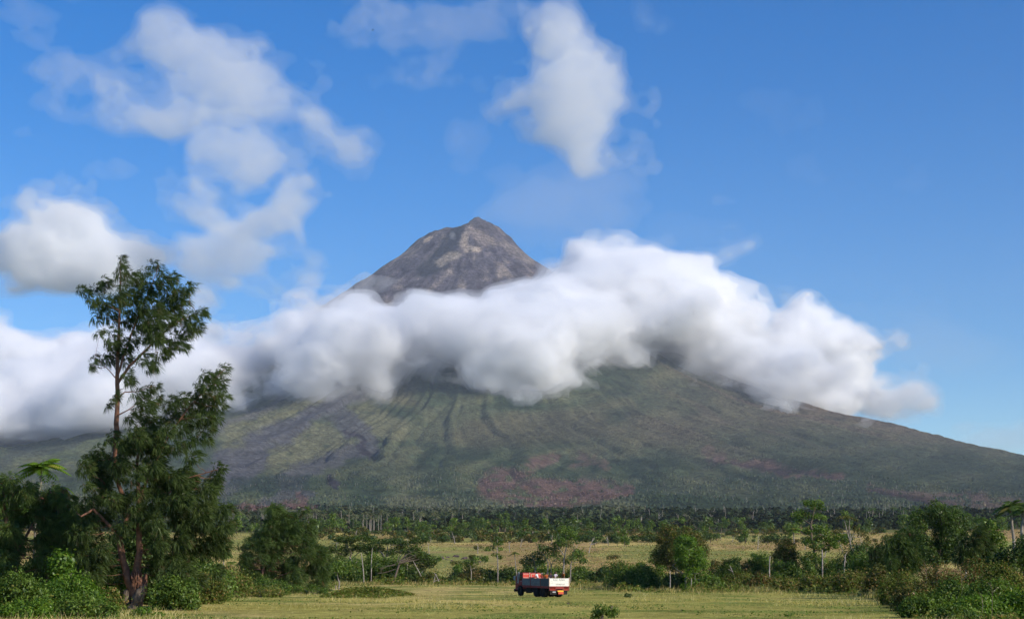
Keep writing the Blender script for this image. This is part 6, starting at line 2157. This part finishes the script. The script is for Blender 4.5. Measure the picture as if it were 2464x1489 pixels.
def build_people(truck):
    bpy.context.view_layer.update()
    M = truck.matrix_world

    def P(x, y):
        return tuple(M @ Vector((x, y, 1.085)))
    H = R(121)
    sh = lambda n, c, c2=None: simple_mat(n, c, .85, .12, .25, 7, col2=c2)
    person('person in a rust-orange shirt standing at the right end of the white tailgate', P(.42, -.82), H + R(100), sh('rust_orange_shirt', (.36, .12, .03), (.26, .10, .02)),
           {'lean': .10, 'l': ((.05, .05, -.26), (.12, .02, -.20)), 'r': ((.06, .06, -.26), (.16, .0, -.18))}, .95)
    person('person in a white and purple top leaning over the white tailgate', P(.62, .10), H + R(185), sh('white_shirt_with_purple', (.72, .70, .72), (.16, .07, .18)),
           {'lean': .30, 'l': ((.10, .06, -.24), (.20, .02, -.16)), 'r': ((.08, .06, -.26), (.18, .0, -.16))}, .93)
    person('person in a dark grey-purple shirt behind the left end of the white tailgate', P(.80, .52), H + R(150), sh('dark_plum_shirt', (.07, .05, .07)),
           {'lean': .22, 'crouch': .08, 'l': ((.06, .06, -.25), (.16, .02, -.14)), 'r': ((.06, .06, -.25), (.18, .0, -.1))}, .92)
    person('person in an orange shirt with back turned in the middle of the truck bed', P(2.2, .12), H + R(-15), sh('orange_shirt', (.48, .13, .03), (.30, .07, .02)),
           {'lean': .05, 'crouch': .06, 'l': ((.02, .08, -.26), (.14, .02, -.16)), 'r': ((.02, .08, -.26), (.12, .0, -.18))}, .90)
    person('small person in a pale cap and dark red top farther forward in the truck bed', P(3.55, -.15), H + R(200), sh('dark_red_shirt', (.22, .04, .03)),
           {'lean': .05, 'crouch': .10, 'l': ((.02, .05, -.25), (.10, .0, -.18)), 'r': ((.02, .05, -.25), (.10, .0, -.18))}, .86, cap=simple_mat('pale_cap', (.75, .60, .50), .8, .1, .1, 9))
    person('person in a white shirt leaning forward beside the red headboard', P(3.35, .45), H + R(30), sh('white_shirt', (.78, .77, .74), (.66, .65, .62)),
           {'lean': .34, 'crouch': .05, 'l': ((.12, .06, -.22), (.22, .02, -.10)), 'r': ((.14, .06, -.22), (.2, .0, -.1))}, .93)


build_people(build_truck())

# a bird high up left of the summit
bg_, = [Geo()]
tube(bg_, [(-.45, 0, 0), (-.2, 0, .03), (.15, 0, .02), (.5, 0, 0)], [.03, .13, .12, .02], 8)
for s_ in (-1, 1):
    bg_.add([(.15, s_ * .08, .03), (.25, s_ * .8, .16), (.05, s_ * 1.5, .05), (-.15, s_ * .8, .13), (-.2, s_ * .08, .03)], [(0, 1, 3, 4)])
    bg_.add([(.25, s_ * .8, .16), (.05, s_ * 1.5, .05), (-.15, s_ * .8, .13)], [(0, 1, 2)])
_b = link('bird', bg_.mesh('bird', simple_mat('dark_feathers', (.02, .02, .025), .8, .2, .2, 5)), None, at(897, 73, 420), (0, 0, R(20)), label='tiny dark bird gliding high in the blue sky left of the tall puffy cloud', category='bird')

_b.scale = (.55, .55, .55)
